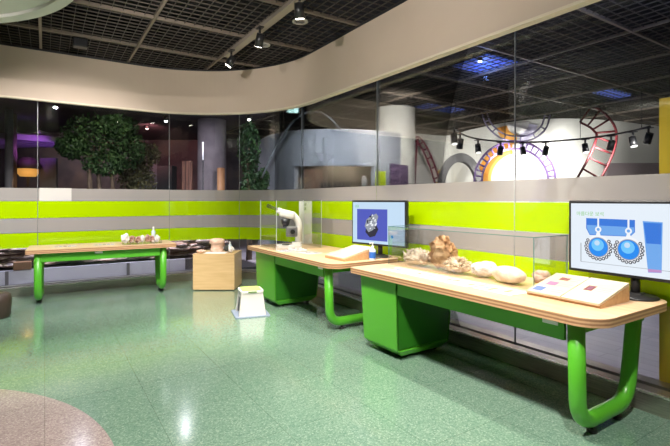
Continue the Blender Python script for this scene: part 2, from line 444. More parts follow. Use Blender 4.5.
def disc(bm, cx, cz, r, layer, mi, n=28, rz=None):
    poly(bm, [(cx + r * math.cos(2 * PI * k / n), cz + (rz or r) * math.sin(2 * PI * k / n)) for k in range(n)], layer, mi)
def quad(bm, x0, z0, x1, z1, layer, mi): poly(bm, [(x0, z0), (x1, z0), (x1, z1), (x0, z1)], layer, mi)
def title(txt, x, z, size, parent, m):
    cu = bpy.data.curves.new('title_text', 'FONT'); cu.body = txt; cu.size = size
    o = bpy.data.objects.new('title_text', cu); C.objects.link(o)
    bpy.context.view_layer.update()
    me = bpy.data.meshes.new_from_object(o.evaluated_get(bpy.context.evaluated_depsgraph_get()))
    bpy.data.objects.remove(o); me.materials.clear(); me.materials.append(m)
    for p in me.polygons: p.material_index = 0
    me.transform(Matrix.Translation((x, -.026, z)) @ Matrix.Rotation(PI / 2, 4, 'X'))
    q = bpy.data.objects.new('title_text', me); C.objects.link(q); q.parent = parent; return q
def monitor(label, loc, rz, zc, draw, txt, W=.88, Hh=.53):
    t = thing('monitor', label, 'monitor', loc, rz, 'monitors on the display tables')
    bm = NB(); box(bm, (0, .005, zc), (W, .045, Hh), bevel=.008)
    box(bm, (0, .045, zc - .02), (W * .6, .05, Hh * .6), bevel=.015); obj('housing', bm, M_BLACK, t)
    bm = NB(); w, h = W / 2 - .022, Hh / 2 - .022
    draw(bm, w, h)
    s = obj('screen', bm, SCM, t, False); s.location = (0, 0, zc)
    title(txt[0], txt[1], txt[2], txt[3], s, E_GN)
    zb = zc - Hh / 2
    bm = NB(); cyl(bm, (0, .03, .02), (0, .03, zb - loc[2] * 0 + .06), .028, .028, 16); obj('neck', bm, M_BLACK, t)
    bm = NB(); lathe(bm, [(0, 0), (.135, 0), (.14, .006), (.13, .016), (.05, .028), (0, .03)], (0, .03, 0), 32); box(bm, (0, .03, .022), (.10, .07, .03), bevel=.006); obj('base', bm, M_BLACK, t)
    return t
def pic_mineral(bm, w, h):
    quad(bm, -w, -h, w, h, 0, 0)
    quad(bm, w * .52, -h * .95, w * .97, h * .95, 1, 0)
    x0, x1, z0, z1 = -w * .82, w * .38, -h * .86, h * .66
    quad(bm, x0, z0, x1, z1, 1, 2)
    cx, cz = (x0 + x1) / 2, (z0 + z1) / 2
    poly(bm, [(cx - .10, cz - .09), (cx - .03, cz - .15), (cx + .05, cz - .13), (cx + .10, cz - .05), (cx + .06, cz + .02), (cx - .08, cz)], 2, 7)
    poly(bm, [(cx - .11, cz - .02), (cx - .05, cz - .09), (cx + .02, cz - .06), (cx + .07, cz + .02), (cx + .10, cz + .10), (cx + .07, cz + .135), (cx - .02, cz + .10), (cx - .08, cz + .06)], 3, 9)
    rr = random.Random(3)
    for k in range(26):
        a = rr.uniform(0, 6.28); r = rr.uniform(0, .075); px, pz = cx - .005 + r * math.cos(a) * 1.1, cz + .03 + r * math.sin(a) * 1.15
        s = rr.uniform(.008, .02); poly(bm, [(px - s, pz), (px, pz - s * .6), (px + s, pz + s * .3), (px + s * .2, pz + s)], 4 + k % 3, 8 if k % 3 else 7)
    disc(bm, w * .55, -h * .62, .018, 2, 5)
def pic_earrings(bm, w, h):
    quad(bm, -w, -h, w, h, 0, 1)
    quad(bm, -.345, -.19, -.341, -.05, 1, 7); quad(bm, -.345, -.19, w * .92, -.187, 1, 9)
    poly(bm, [(-.305, .135), (.02, .133), (.02, .05), (-.01, .018), (-.28, .012), (-.305, .06)], 1, 3)
    poly(bm, [(-.298, .085), (.015, .083), (.015, .052), (-.012, .022), (-.278, .017), (-.298, .06)], 2, 4)
    poly(bm, [(.066, .128), (.182, .124), (.176, -.205), (.098, -.212)], 1, 4)
    poly(bm, [(.072, .118), (.176, .116), (.172, -.02), (.088, -.02)], 2, 3)
    poly(bm, [(.097, -.188), (.175, -.186), (.176, -.203), (.099, -.209)], 2, 11)
    for cx in (-.219, -.020):
        cz = -.072; R = .072
        disc(bm, cx, cz, R * 1.22, 3, 8, 40)
        for k in range(22):
            a = 2 * PI * k / 22
            if math.sin(a) > .62: continue
            x, z = cx + R * 1.20 * math.cos(a), cz + R * 1.20 * math.sin(a)
            disc(bm, x, z, R * .17, 4, 7, 10); disc(bm, x, z, R * .08, 5, 8, 8)
        disc(bm, cx, cz, R * 1.0, 6, 9, 36); disc(bm, cx, cz, R * .92, 7, 5, 36); disc(bm, cx - R * .05, cz + R * .22, R * .60, 8, 6, 28); disc(bm, cx - R * .1, cz + R * .42, R * .26, 9, 0, 20)
        zt = cz + R * 1.15
        poly(bm, [(cx - .02, zt - .01), (cx + .02, zt - .01), (cx + .008, zt + .03), (cx - .008, zt + .03)], 3, 8)
        disc(bm, cx, zt + .045, .022, 3, 8, 16); disc(bm, cx, zt + .045, .011, 4, 4, 12)
        quad(bm, cx - .006, zt + .06, cx + .006, .135, 3, 8)
mon_big = monitor('largest monitor showing blue earrings, at the near table end', (3.37, 1.45, TZ), -PI / 2, .400, pic_earrings, ('아름다운 보석', -.375, .155, .034))
mon_mid = monitor('monitor showing a pale mineral on indigo, beside the pump bottle', (3.27, 4.10, TZ), -PI / 2 + math.radians(12), .400, pic_mineral, ('광물', -.35, .18, .036), W=.82)
# rz: local -y is the face; local +y points to the glass

# ------------------------------------------------------------------ glass guard and fossils on the near table
def pane(bm, a, b, z0, z1, th=.006):
    a = Vector(a); b = Vector(b); d = (b - a); n = Vector((-d.y, d.x, 0)).normalized() * th / 2
    pts = [(a + n), (b + n), (b - n), (a - n)]
    loft(bm, [[(p.x, p.y, z0) for p in pts], [(p.x, p.y, z1) for p in pts]])
def edge_bar(bm, a, b, r=.004, mi=1):
    a = Vector(a); b = Vector(b); d = b - a
    q = d.to_track_quat('Z', 'Y').to_matrix(); box(bm, (a + b) / 2, (r, r, d.length), rot=q, mi=mi)
gx0, gx1, gy0, gy1, gz0, gz1 = 3.00, 3.44, 1.95, 3.60, TZ + .001, 1.145
gg = thing('glass_guard', 'low clear glass guard around the fossils on the nearest table', 'glass guard', (3.0, 2.75, TZ))
o0 = Vector((3.0, 2.75, TZ))
def g_pane(name, a, b):
    bm = NB(); a = Vector(a) - o0; b = Vector(b) - o0
    pane(bm, (a.x, a.y, 0), (b.x, b.y, 0), .001, gz1 - TZ)
    edge_bar(bm, (a.x, a.y, gz1 - TZ), (b.x, b.y, gz1 - TZ), .006)
    edge_bar(bm, (a.x, a.y, .001), (a.x, a.y, gz1 - TZ), .005)
    obj(name, bm, [M_ACRYL, M_GLEDGE], gg)
g_pane('front_pane', (gx0, gy0, TZ), (gx0, gy1, TZ)); g_pane('side_pane', (gx1, gy0, TZ), (gx0 + .006, gy0, TZ)); g_pane('side_pane', (gx0 + .006, gy1, TZ), (gx1, gy1, TZ))

M_CORALP = noisy('pale_coral', [(0.35, (.60, .46, .34)), (0.6, (.84, .74, .62))], 22, .85, bump=.4)
M_DESERT = noisy('brown_mineral', [(0.3, (.22, .11, .05)), (0.5, (.47, .27, .13)), (0.7, (.72, .52, .32))], 16, .85, bump=.4)
M_SPIKY = noisy('tan_mineral', [(0.3, (.34, .23, .14)), (0.55, (.68, .53, .38)), (0.75, (.86, .76, .62))], 24, .8, bump=.4)
M_WROCK = noisy('white_rock', [(0.3, (.55, .50, .47)), (0.5, (.80, .77, .74)), (0.7, (.90, .87, .83))], 14, .7, bump=.35)
M_CREAMR = noisy('cream_rock', [(0.3, (.66, .52, .38)), (0.55, (.86, .76, .62)), (0.75, (.92, .86, .76))], 12, .75, bump=.3)
M_PINKR = noisy('pink_rock', [(0.3, (.58, .32, .24)), (0.6, (.82, .60, .48))], 18, .8, bump=.3)
def settle(bm, z=0.0):
    m = min(v.co.z for v in bm.verts); bmesh.ops.translate(bm, verts=bm.verts[:], vec=(0, 0, z - m))
def fossil(name, label, loc, bm, m, rz=0, cat='fossil'):
    settle(bm); o = obj(name, bm, m); o.location = loc; o.rotation_euler = (0, 0, rz); return tag(o, label, cat, 'fossils and minerals behind the glass guard')
# pale coral: clump of fingers
bm = NB(); rock(bm, (0, 0, .06), (.10, .17, .055), 2, .3, 1.8, 4, ridged=.2)
rr = random.Random(5)
for k in range(60):
    y = rr.uniform(-.16, .16); x = rr.uniform(-.07, .07); h = rr.uniform(.06, .11) * (1 - abs(y) * 1.2)
    tube(bm, [(x, y, .05), (x + rr.uniform(-.012, .012), y + rr.uniform(-.012, .012), .07 + h * .5), (x + rr.uniform(-.02, .02), y + rr.uniform(-.02, .02), .06 + h)], [.016, .013, .006], 7)
fossil('coral_fossil', 'pale branching coral clump at the far end of the fossil row', (3.20, 3.36, TZ), bm, M_CORALP)
# brown desert rose: tall tangle of tilted blades
bm = NB(); rock(bm, (0, 0, .08), (.09, .10, .09), 4, .4, 1.7, 3, ridged=.35)
for k in range(85):
    a = rr.uniform(0, 6.28); e = rr.uniform(-.2, 1.3); r = rr.uniform(.05, .10)
    c = Vector((math.cos(a) * math.cos(e) * r, math.sin(a) * math.cos(e) * r * 1.05, .085 + math.sin(e) * r * 1.35))
    from mathutils import Euler
    s = rr.uniform(.018, .042)
    vs = bmesh.ops.create_icosphere(bm, subdivisions=1, radius=1)['verts']
    bmesh.ops.scale(bm, verts=vs, vec=(s, s * rr.uniform(.6, 1), s * .28)); _xf(bm, vs, Euler((rr.uniform(0, 3), rr.uniform(0, 3), rr.uniform(0, 3))).to_matrix(), c)
bmesh.ops.scale(bm, vec=(1.2, 1.2, 1.3), verts=bm.verts[:])
fossil('mineral_rosette', 'tall brown tangled mineral rosette in the fossil row', (3.21, 3.04, TZ), bm, M_DESERT, cat='mineral')
# tan spiky cluster
bm = NB(); rock(bm, (0, 0, .045), (.085, .125, .06), 6, .35, 2, 3, ridged=.3)
for k in range(110):
    a = rr.uniform(0, 6.28); e = rr.uniform(-.1, 1.4); d = Vector((math.cos(a) * math.cos(e), math.sin(a) * math.cos(e), math.sin(e)))
    p = Vector((d.x * .075, d.y * .115, .045 + d.z * .055)); q = p + d * rr.uniform(.02, .045)
    cyl(bm, p, q, .011, .002, 5)
fossil('spiky_mineral', 'tan spiky crystal cluster beside the brown rosette', (3.14, 2.79, TZ), bm, M_SPIKY, cat='mineral')
bm = NB(); rock(bm, (0, 0, .06), (.085, .12, .068), 9, .22, 1.5, 4); rock(bm, (.02, -.06, .075), (.05, .06, .05), 11, .25, 1.6, 3)
fossil('white_rock', 'rough white rock between the spiky cluster and the cream nodule', (3.18, 2.54, TZ), bm, M_WROCK, cat='rock')
bm = NB(); rock(bm, (0, 0, .065), (.085, .155, .070), 14, .10, 1.3, 4, flat=False)
fossil('cream_nodule', 'smooth cream oval nodule, longest stone of the fossil row', (3.12, 2.25, TZ), bm, M_CREAMR, math.radians(-6), cat='rock')
bm = NB(); rock(bm, (0, 0, .05), (.06, .075, .06), 17, .3, 1.6, 3)
fossil('pink_stone', 'small pinkish stone at the book stand end of the row', (3.24, 2.03, TZ), bm, M_PINKR, cat='rock')

# printed sheets lying on the tables
M_INKS = [mat('sheet_paper', (.52, .54, .57), .6), mat('ink_blue_grey', (.16, .22, .32), .6), mat('ink_olive', (.22, .24, .12), .6), mat('ink_brown', (.26, .16, .10), .6), mat('ink_lilac', (.34, .34, .46), .6), mat('paper_cream', (.62, .52, .38), .6)]
def sheet_card(label, loc, rz, w, d, seed, group='printed sheets on the nearest table'):
    r = random.Random(seed); bm = NB(); box(bm, (0, 0, .0015), (w, d, .003))
    for k in range(5):
        cx = -w * .5 + w * (.14 + .18 * k); cw = w * .13
        box(bm, (cx, r.uniform(-.12, .12) * d, .0032), (cw, d * r.uniform(.28, .6), .001), mi=1 + r.randrange(4))
    box(bm, (0, d * .42, .0032), (w * .7, d * .05, .001), mi=1)
    o = obj('info_sheet', bm, M_INKS); o.location = loc; o.rotation_euler = (0, 0, rz); return tag(o, label, 'printed sheet', group)
for k, (y, lb) in enumerate(((2.10, 'printed picture sheet in front of the cream nodule, nearest the book stand'), (2.48, 'printed picture sheet in front of the white rock'),
                             (2.84, 'printed picture sheet in front of the brown rosette'), (3.20, 'printed picture sheet in front of the pale coral'))):
    sheet_card(lb, (2.82, y, TZ + .001), -PI / 2 + .02 * (k - 1.5), .33, .22, 40 + k)

# ------------------------------------------------------------------ sloped reading stands
def wedge(bm, w, d, hf, hb, mi=0, x0=0):
    s = [(-d / 2, 0), (d / 2, 0), (d / 2, hb), (-d / 2, hf)]
    loft(bm, [[(x0 - w / 2, y, z) for y, z in s], [(x0 + w / 2, y, z) for y, z in s]], mi)
def leaf(name, parent, x0, x1, d, hf, hb, pics, gap=.002, th=.014):
    bm = NB(); a = math.atan2(hb - hf, d); n = Vector((0, -math.sin(a), math.cos(a)))
    def P(x, t, o): return Vector((x, -d / 2 + d * t, hf + (hb - hf) * t)) + n * o
    loft(bm, [[P(x0, -.03, gap), P(x1, -.03, gap), P(x1, 1, gap), P(x0, 1, gap)], [P(x0, -.03, gap + th), P(x1, -.03, gap + th), P(x1, 1, gap + th), P(x0, 1, gap + th)]])
    for (u0, v0, u1, v1, mi) in pics:
        X0, X1 = x0 + (x1 - x0) * u0, x0 + (x1 - x0) * u1
        loft(bm, [[P(X0, v0, gap + th), P(X1, v0, gap + th), P(X1, v1, gap + th), P(X0, v1, gap + th)], [P(X0, v0, gap + th + .001), P(X1, v0, gap + th + .001), P(X1, v1, gap + th + .001), P(X0, v1, gap + th + .001)]], mi)
    return obj(name, bm, [M_PAGE, mat('print_blue', (.10, .16, .42), .5), mat('print_purple', (.30, .14, .26), .5), mat('print_maroon', (.22, .07, .07), .5), mat('print_line', (.52, .44, .34), .5), mat('print_white', (.86, .86, .86), .5)], parent)
lines = lambda u0, u1, vs: [(u0, v, u1, v + .02, 4) for v in vs]
st = thing('reading_stand', 'wide sloped wooden reading stand with two open pages by the largest monitor', 'reading stand', (3.05, 1.665, TZ), -PI / 2 + .0, 'sloped reading stands')
bm = NB(); wedge(bm, .50, .37, .018, .105); obj('wedge_base', bm, M_WEDGE, st)
leaf('page_panel', st, -.248, -.003, .37, .018, .105, [(.08, .06, .38, .26, 1), (.20, .38, .50, .56, 2), (.34, .68, .62, .82, 3)] + lines(.5, .9, (.12, .2, .42, .5, .70, .78)))
leaf('page_panel', st, .003, .248, .37, .018, .105, [(.10, .08, .30, .18, 5), (.14, .10, .26, .16, 4), (.24, .42, .46, .64, 3), (.30, .46, .42, .60, 2), (.42, .80, .62, .90, 5)] + lines(.54, .9, (.16, .24, .44, .52, .6)))
st2 = thing('reading_stand', 'sloped wooden reading stand at the near end of the microscope table', 'reading stand', (2.93, 4.20, TZ), -PI / 2 + .0, 'sloped reading stands')
bm = NB(); wedge(bm, .40, .42, .022, .115); obj('wedge_base', bm, M_WEDGE, st2)
leaf('page_panel', st2, -.19, .19, .40, .024, .117, [(.30, .35, .72, .72, 5), (.44, .45, .60, .62, 1)] + lines(.2, .8, (.12, .2, .82)))

# pump bottle
M_CLEARP = glass_material('clear_plastic', (.90, .95, .97), 1.0)
def bottle(label, loc, lab):
    t = thing('pump_bottle', label, 'bottle', loc, 0)
    bm = NB(); lathe(bm, [(0, 0), (.034, 0), (.037, .006), (.037, .10), (.030, .122), (.014, .132), (.014, .14), (0, .14)], seg=20); obj('bottle', bm, mat('milky_plastic', (.66, .74, .78), .2), t)
    bm = NB(); lathe(bm, [(.0378, .022), (.0378, .092)], seg=20); o = obj('paper_label', bm, lab, t); o['label'] = 'blue wrap label'
    bm = NB(); cyl(bm, (0, 0, .138), (0, 0, .158), .016, .016, 14); cyl(bm, (0, 0, .158), (0, 0, .184), .006, .006, 10); box(bm, (-.012, 0, .19), (.05, .018, .012), bevel=.003); cyl(bm, (-.035, 0, .188), (-.04, 0, .176), .005, .004, 8); obj('pump', bm, M_WHITE, t)
    return t
M_LBL = mat('label_blue', (.03, .14, .52), .4)
bottle('pump bottle with blue label in front of the mineral monitor', (3.06, 3.945, TZ), M_LBL)

# ------------------------------------------------------------------ microscope under its clear cover
MX, MY = 2.90, 5.62
ms = thing('microscope', 'white and grey stereo microscope with angled eyepieces on the middle table', 'microscope', (MX, MY, TZ), math.radians(-118))
ms.scale = (1.1, 1.1, 1.08)
# local: -y toward the visitor, +y toward the glass
bm = NB(); prism(bm, rrect(-.12, -.17, .12, .15, (.04, .04, .04, .04), 6), 0, .035); prism(bm, rrect(-.09, .02, .09, .14, (.02,) * 4, 5), .035, .07); obj('base', bm, M_WHITE, ms)
bm = NB(); cyl(bm, (0, -.05, .035), (0, -.05, .043), .055, .055, 28); o = obj('stage', bm, M_BLACK, ms)
bm = NB(); tube(bm, bend([(0, .10, .06), (0, .11, .34), (0, .02, .44)], .08, 8), .042, 16); obj('column', bm, M_WHITE, ms)
bm = NB(); box(bm, (0, .02, .21), (.10, .15, .14), bevel=.02); obj('focus_block', bm, mat('scope_grey', (.16, .16, .17), .45), ms)
bm = NB()
bm.free()
for s in (-1, 1):
    bm = NB(); cyl(bm, (s * .05, .03, .21), (s * .085, .03, .21), .03, .03, 20); obj('focus_knob', bm, M_BLACK, ms)
bm = NB(); cyl(bm, (0, -.06, .30), (0, -.06, .37), .05, .062, 24); cyl(bm, (0, -.06, .25), (0, -.06, .30), .03, .038, 20); obj('objective', bm, M_DGREY, ms)
bm = NB(); box(bm, (0, -.04, .435), (.14, .20, .10), bevel=.03, seg=3, rot=Matrix.Rotation(math.radians(-14), 3, 'X')); box(bm, (0, -.13, .475), (.12, .09, .07), bevel=.02, rot=Matrix.Rotation(math.radians(-24), 3, 'X')); obj('head', bm, M_WHITE, ms)
for s in (-1, 1):
    bm = NB(); cyl(bm, (s * .036, -.15, .485), (s * .036, -.25, .53), .021, .021, 18); cyl(bm, (s * .036, -.25, .53), (s * .036, -.295, .55), .026, .022, 18); obj('eyepiece', bm, M_BLACK, ms)

cv = thing('display_cover', 'tall clear acrylic cover around the microscope', 'display cover', (2.90, 5.62, TZ + .001))
def cover(bm, x0, x1, y0, y1, z1, bar=.006):
    for a, b in (((x0, y0, 0), (x1, y0, 0)), ((x1, y0, 0), (x1, y1, 0)), ((x1, y1, 0), (x0, y1, 0)), ((x0, y1, 0), (x0, y0, 0))):
        pane(bm, a, b, 0, z1, .004)
        edge_bar(bm, (a[0], a[1], 0), (a[0], a[1], z1), bar)
    box(bm, ((x0 + x1) / 2, (y0 + y1) / 2, z1), (x1 - x0, y1 - y0, .004))
bm = NB(); cover(bm, -.335, .36, -.25, .27, .665, .004); obj('acrylic_box', bm, [M_ACRYL, mat('polished_edge', (.75, .80, .80), .2)], cv)
# white sign board behind the microscope
sg = thing('sign_board', 'narrow upright white board with a grey mark, right of the microscope', 'sign', (3.35, 5.99, TZ), -.75)
bm = NB(); box(bm, (0, 0, .325), (.20, .012, .65), bevel=.003); obj('board', bm, M_WHITE, sg)
bm = NB(); box(bm, (.0, -.0075, .60), (.035, .003, .04)); box(bm, (.0, -.0075, .535), (.03, .003, .05)); obj('printed_mark', bm, mat('grey_ink', (.35, .35, .37), .5), sg)
bm = NB(); box(bm, (0, .03, .008), (.20, .08, .016), bevel=.003); obj('foot_plate', bm, M_WHITE, sg)
# specimen cards and slide trays around the microscope
sheet_card('white specimen card at the foot of the microscope, on its visitor side', (2.64, 5.27, TZ + .001), -PI / 2, .26, .17, 61, 'cards on the microscope table')
sheet_card('specimen card between the microscope and the sloped stand', (2.80, 4.90, TZ + .001), -PI / 2 + .2, .28, .2, 62, 'cards on the microscope table')
sheet_card('specimen card by the glass behind the sloped stand', (3.10, 4.66, TZ + .001), -PI / 2 - .1, .24, .18, 63, 'cards on the microscope table')
def tray(name, label, loc, rz, n, seed, mset, L=.30):
    t = thing(name, label, 'tray', loc, rz)
    bm = NB(); box(bm, (0, 0, .004), (L, .16, .008)); 
    for s in (-1, 1): box(bm, (0, s * .077, .016), (L, .006, .024)); box(bm, (s * (L / 2 - .003), 0, .016), (.006, .154, .024))
    obj('tray_shell', bm, M_WHITE, t); return t
tray('specimen_tray', 'white specimen tray just right of the microscope base', (2.78, 5.18 + .0, TZ), -PI / 2, 0, 0, None, .22)
for k, (dx, dy, lb) in enumerate(((-.03, .06, 'grey stone in the specimen tray nearest the microscope'), (.03, .0, 'middle stone in the white specimen tray'), (-.02, -.06, 'stone in the specimen tray farthest from the microscope'))):
    bm = NB(); rock(bm, (0, 0, .02), (.03, .026, .022), 70 + k, .3, 1.6, 2); settle(bm); o = obj('specimen_stone', bm, noisy('grey_specimen', [(0.3, (.25, .24, .23)), (0.7, (.6, .58, .55))], 30, .8))
    o.location = (2.78 + dx, 5.18 + dy, TZ + .0085); tag(o, lb, 'stone', 'stones in the specimen tray')

# ------------------------------------------------------------------ things on the left table
lt_m = Matrix.Translation((-.22, 7.15, 0)) @ Matrix.Rotation(math.radians(-2.5), 4, 'Z')
def LTP(x, y, z=TZ): return lt_m @ Vector((x, y, z))
LRZ = math.radians(-2.5)
cv2 = thing('display_tray', 'low clear acrylic tray holding stones on the left table', 'tray', LTP(1.46, .30, TZ + .001), LRZ)
bm = NB(); x0, x1, y0, y1 = -.27, .27, -.13, .13
for a, b in (((x0, y0, 0), (x1, y0, 0)), ((x1, y0, 0), (x1, y1, 0)), ((x1, y1, 0), (x0, y1, 0)), ((x0, y1, 0), (x0, y0, 0))): pane(bm, a, b, 0, .05, .005)
box(bm, (0, 0, .003), (x1 - x0, y1 - y0, .006)); obj('acrylic_shell', bm, M_ACRYL, cv2)
M_REDR = noisy('red_brown_rock', [(0.35, (.16, .06, .04)), (0.5, (.45, .26, .20)), (0.62, (.85, .78, .72))], 9, .8, bump=.3)
M_PALER = noisy('pale_rock', [(0.3, (.62, .58, .55)), (0.6, (.88, .86, .84))], 14, .8, bump=.3)
lab = ['large white crystal rock at the left end of the stones on the left table', 'red brown stone next to the white crystal rock', 'red and white banded stone, second from the white crystal rock', 'pale upright stone in the middle of the acrylic tray',
       'brown speckled stone, third from the right end of the tray', 'dark brown stone, second from the right end of the tray', 'whitish stone at the right end of the acrylic tray']
for k, (x, s) in enumerate(((-.235, (.05, .05, .075)), (-.135, (.045, .045, .055)), (-.055, (.042, .04, .05)), (.015, (.03, .035, .055)), (.08, (.038, .04, .06)), (.15, (.04, .04, .05)), (.222, (.038, .04, .055)))):
    bm = NB(); rock(bm, (0, 0, .05), s, 80 + k, .35, 1.7, 3); settle(bm); o = obj('rock_sample', bm, M_PALER if k in (0, 3, 6) else M_REDR)
    p = LTP(1.46 + x, .30 + (.03 if k % 2 else -.03), TZ + .008); o.location = p; tag(o, lab[k], 'rock', 'stones in the tray on the left table')
def small_bottle(label, loc, h=.16, r=.026):
    t = thing('clear_bottle', label, 'bottle', loc)
    bm = NB(); lathe(bm, [(0, 0), (r, 0), (r, h * .68), (r * .45, h * .8), (r * .45, h * .86), (0, h * .86)], seg=16); obj('bottle', bm, mat('milky_plastic', (.66, .74, .78), .2), t)
    bm = NB(); cyl(bm, (0, 0, h * .84), (0, 0, h), r * .5, r * .42, 12); obj('cap', bm, M_WHITE, t); return t
small_bottle('tall clear bottle at the right end of the left table', LTP(1.66, .52), .24, .03)
for k, (x, lb) in enumerate(((.45, 'printed sheet at the bare left end of the left table'), (.95, 'printed sheet halfway along the left table'))):
    o = sheet_card(lb, LTP(x, .36, TZ + .001), LRZ, .30, .21, 90 + k, 'sheets on the left table')
    o.data.materials[0] = M_INKS[5]

# ------------------------------------------------------------------ maple box with its exhibits
FR = -YAW
wb = thing('display_plinth', 'low maple box plinth between the left and middle tables', 'plinth', (*(FWD * 7.0 + RGT * -1.90).xy, 0), FR)
# local x = sideways, local y = away; front at y=0
bm = NB(); prism(bm, [(-.325, 0), (.325, 0), (.325, .55), (-.325, .55)], .015, .575)
obj('box_body', bm, M_WBOX, wb)
bm = NB(); box(bm, (0, .275, .0075), (.61, .51, .015)); obj('kick_base', bm, mat('kick_brown', (.12, .07, .04), .6), wb)
wm = Matrix.Translation(wb.location) @ Matrix.Rotation(FR, 4, 'Z')
def WB(x, y, z=.576): return wm @ Vector((x, y, z))
bm = NB(); lathe(bm, [(0, 0), (.115, 0), (.105, .02), (.105, .13), (.12, .135), (.125, .16), (.115, .20), (.06, .215), (0, .215)], seg=10)
for v in bm.verts:
    k = 1 + .12 * noise.noise(v.co * 14); v.co.x *= k; v.co.y *= k * .85
o = obj('fossil_block', bm, noisy('peach_stone', [(0.3, (.55, .30, .20)), (0.6, (.82, .58, .46))], 10, .8, (1, 1, 3), bump=.3)); o.location = WB(-.03, .33); tag(o, 'peach coloured mushroom shaped stone on the maple box', 'stone')
bm = NB(); box(bm, (0, 0, .0015), (.34, .22, .003)); o = obj('white_card', bm, M_PAPER); o.location = WB(0, .14); o.rotation_euler = (0, 0, FR); tag(o, 'blank white card lying on the maple box', 'card')
bm = NB(); rock(bm, (0, 0, .02), (.075, .05, .025), 97, .25, 1.5, 3); settle(bm); o = obj('flat_stone', bm, M_PINKR); o.location = WB(-.235, .12); tag(o, 'flat brownish stone at the left edge of the maple box', 'stone')
small_bottle('small clear bottle with white cap beside the peach stone', WB(.20, .24), .17, .026)
bm = NB(); rock(bm, (0, 0, .03), (.04, .04, .045), 99, .4, 1.9, 3); settle(bm); o = obj('pale_crystal', bm, M_PALER); o.location = WB(.245, .13); tag(o, 'pale crystal at the right front corner of the maple box', 'crystal')
bm = NB(); rock(bm, (0, 0, .03), (.045, .04, .05), 101, .4, 1.9, 3); settle(bm); o = obj('dark_stone', bm, mat('dark_stone_grey', (.06, .07, .06), .7)); o.location = WB(.125, .34); tag(o, 'dark stone between the peach stone and the clear bottle', 'stone')

# ------------------------------------------------------------------ step stool on its grey mat
sp = (FWD * 5.60 + RGT * -1.06)
ss = thing('step_stool', 'small white step stool with light green top, in front of the middle table', 'stool', (sp.x, sp.y, .0125), -YAW + math.radians(20))
bm = NB(); a, b = .125, .17   # half sizes (x, y) at the floor
def frus(hx, hy, z): return [(-hx, -hy, z), (hx, -hy, z), (hx, hy, z), (-hx, hy, z)]
# full panels on the long sides, arched openings on the short sides
for q in (-1, 1):
    loft(bm, [[(-.145, q * .155, 0), (.145, q * .155, 0), (.145, q * .143, 0), (-.145, q * .143, 0)], [(-.115, q * .13, .25), (.115, q * .13, .25), (.115, q * .118, .25), (-.115, q * .118, .25)]])
for q in (-1, 1):
    for u in (-1, 1):
        loft(bm, [[(q * .145, u * .143, 0), (q * .133, u * .143, 0), (q * .133, u * .105, 0), (q * .145, u * .105, 0)], [(q * .115, u * .118, .25), (q * .103, u * .118, .25), (q * .103, u * .07, .25), (q * .115, u * .07, .25)]])
    loft(bm, [[(q * .123, -.09, .19), (q * .123, .09, .19), (q * .111, .09, .19), (q * .111, -.09, .19)], [(q * .115, -.09, .25), (q * .115, .09, .25), (q * .103, .09, .25), (q * .103, -.09, .25)]])
obj('body', bm, mat('stool_white', (.70, .66, .64), .45), ss)
bm = NB(); prism(bm, rrect(-.125, -.14, .125, .14, (.03,) * 4, 6), .25, .272); obj('rim', bm, mat('stool_rim', (.78, .76, .72), .4), ss)
bm = NB(); prism(bm, rrect(-.105, -.12, .105, .12, (.03,) * 4, 6), .272, .280); o = obj('tread', bm, mat('stool_green', (.52, .70, .18), .5), ss); o['label'] = 'light green tread'
bm = NB(); box(bm, (0, -.141, .262), (.09, .004, .014)); obj('grip_slot', bm, mat('slot_green', (.10, .22, .03), .6), ss)
bm = NB(); prism(bm, rrect(-.21, -.22, .21, .22, (.02,) * 4, 4), 0, .012); ss.scale = (1.12, 1.12, 1.08)
o = obj('floor_mat', bm, mat('mat_grey_blue', (.22, .27, .36), .6)); o.location = (sp.x, sp.y, .0); o.rotation_euler = (0, 0, -YAW + math.radians(20)); tag(o, 'thin blue grey mat under the step stool', 'mat')

# dark rounded bin end at the left edge of the frame
bm = NB(); lathe(bm, [(0, 0), (.14, 0), (.155, .02), (.165, .20), (.155, .27), (.12, .295), (0, .30)], seg=28); o = obj('round_stool', bm, mat('dark_brown_vinyl', (.045, .028, .02), .5)); o.location = (-.50, 6.75, 0); tag(o, 'low dark brown round seat at the left edge of the floor', 'stool')

# yellow sign panel by the glass at the right edge
yp = thing('yellow_sign', 'tall yellow upright panel standing at the right end of the glass', 'sign', (3.70, 1.10, .10))
bm = NB(); box(bm, (0, 0, 1.03), (.03, .64, 2.03), bevel=.004)
obj('panel', bm, noisy('yellow_board', [(0.4, (.62, .42, .02)), (0.6, (.68, .46, .03))], 2, .45), yp)
bm = NB(); box(bm, (0, 0, .01), (.12, .64, .02)); obj('foot_plate', bm, M_DGREY, yp)

# small white card stuck on the left glass
bm = NB(); wall_strip(bm, s_left(.355), s_left(-.07), .012, .015, 1.405, 1.605); o = obj('notice_card', bm, mat('card_grey', (.60, .58, .56), .6)); tag(o, 'blank pale rectangular notice stuck on the left glass', 'notice')

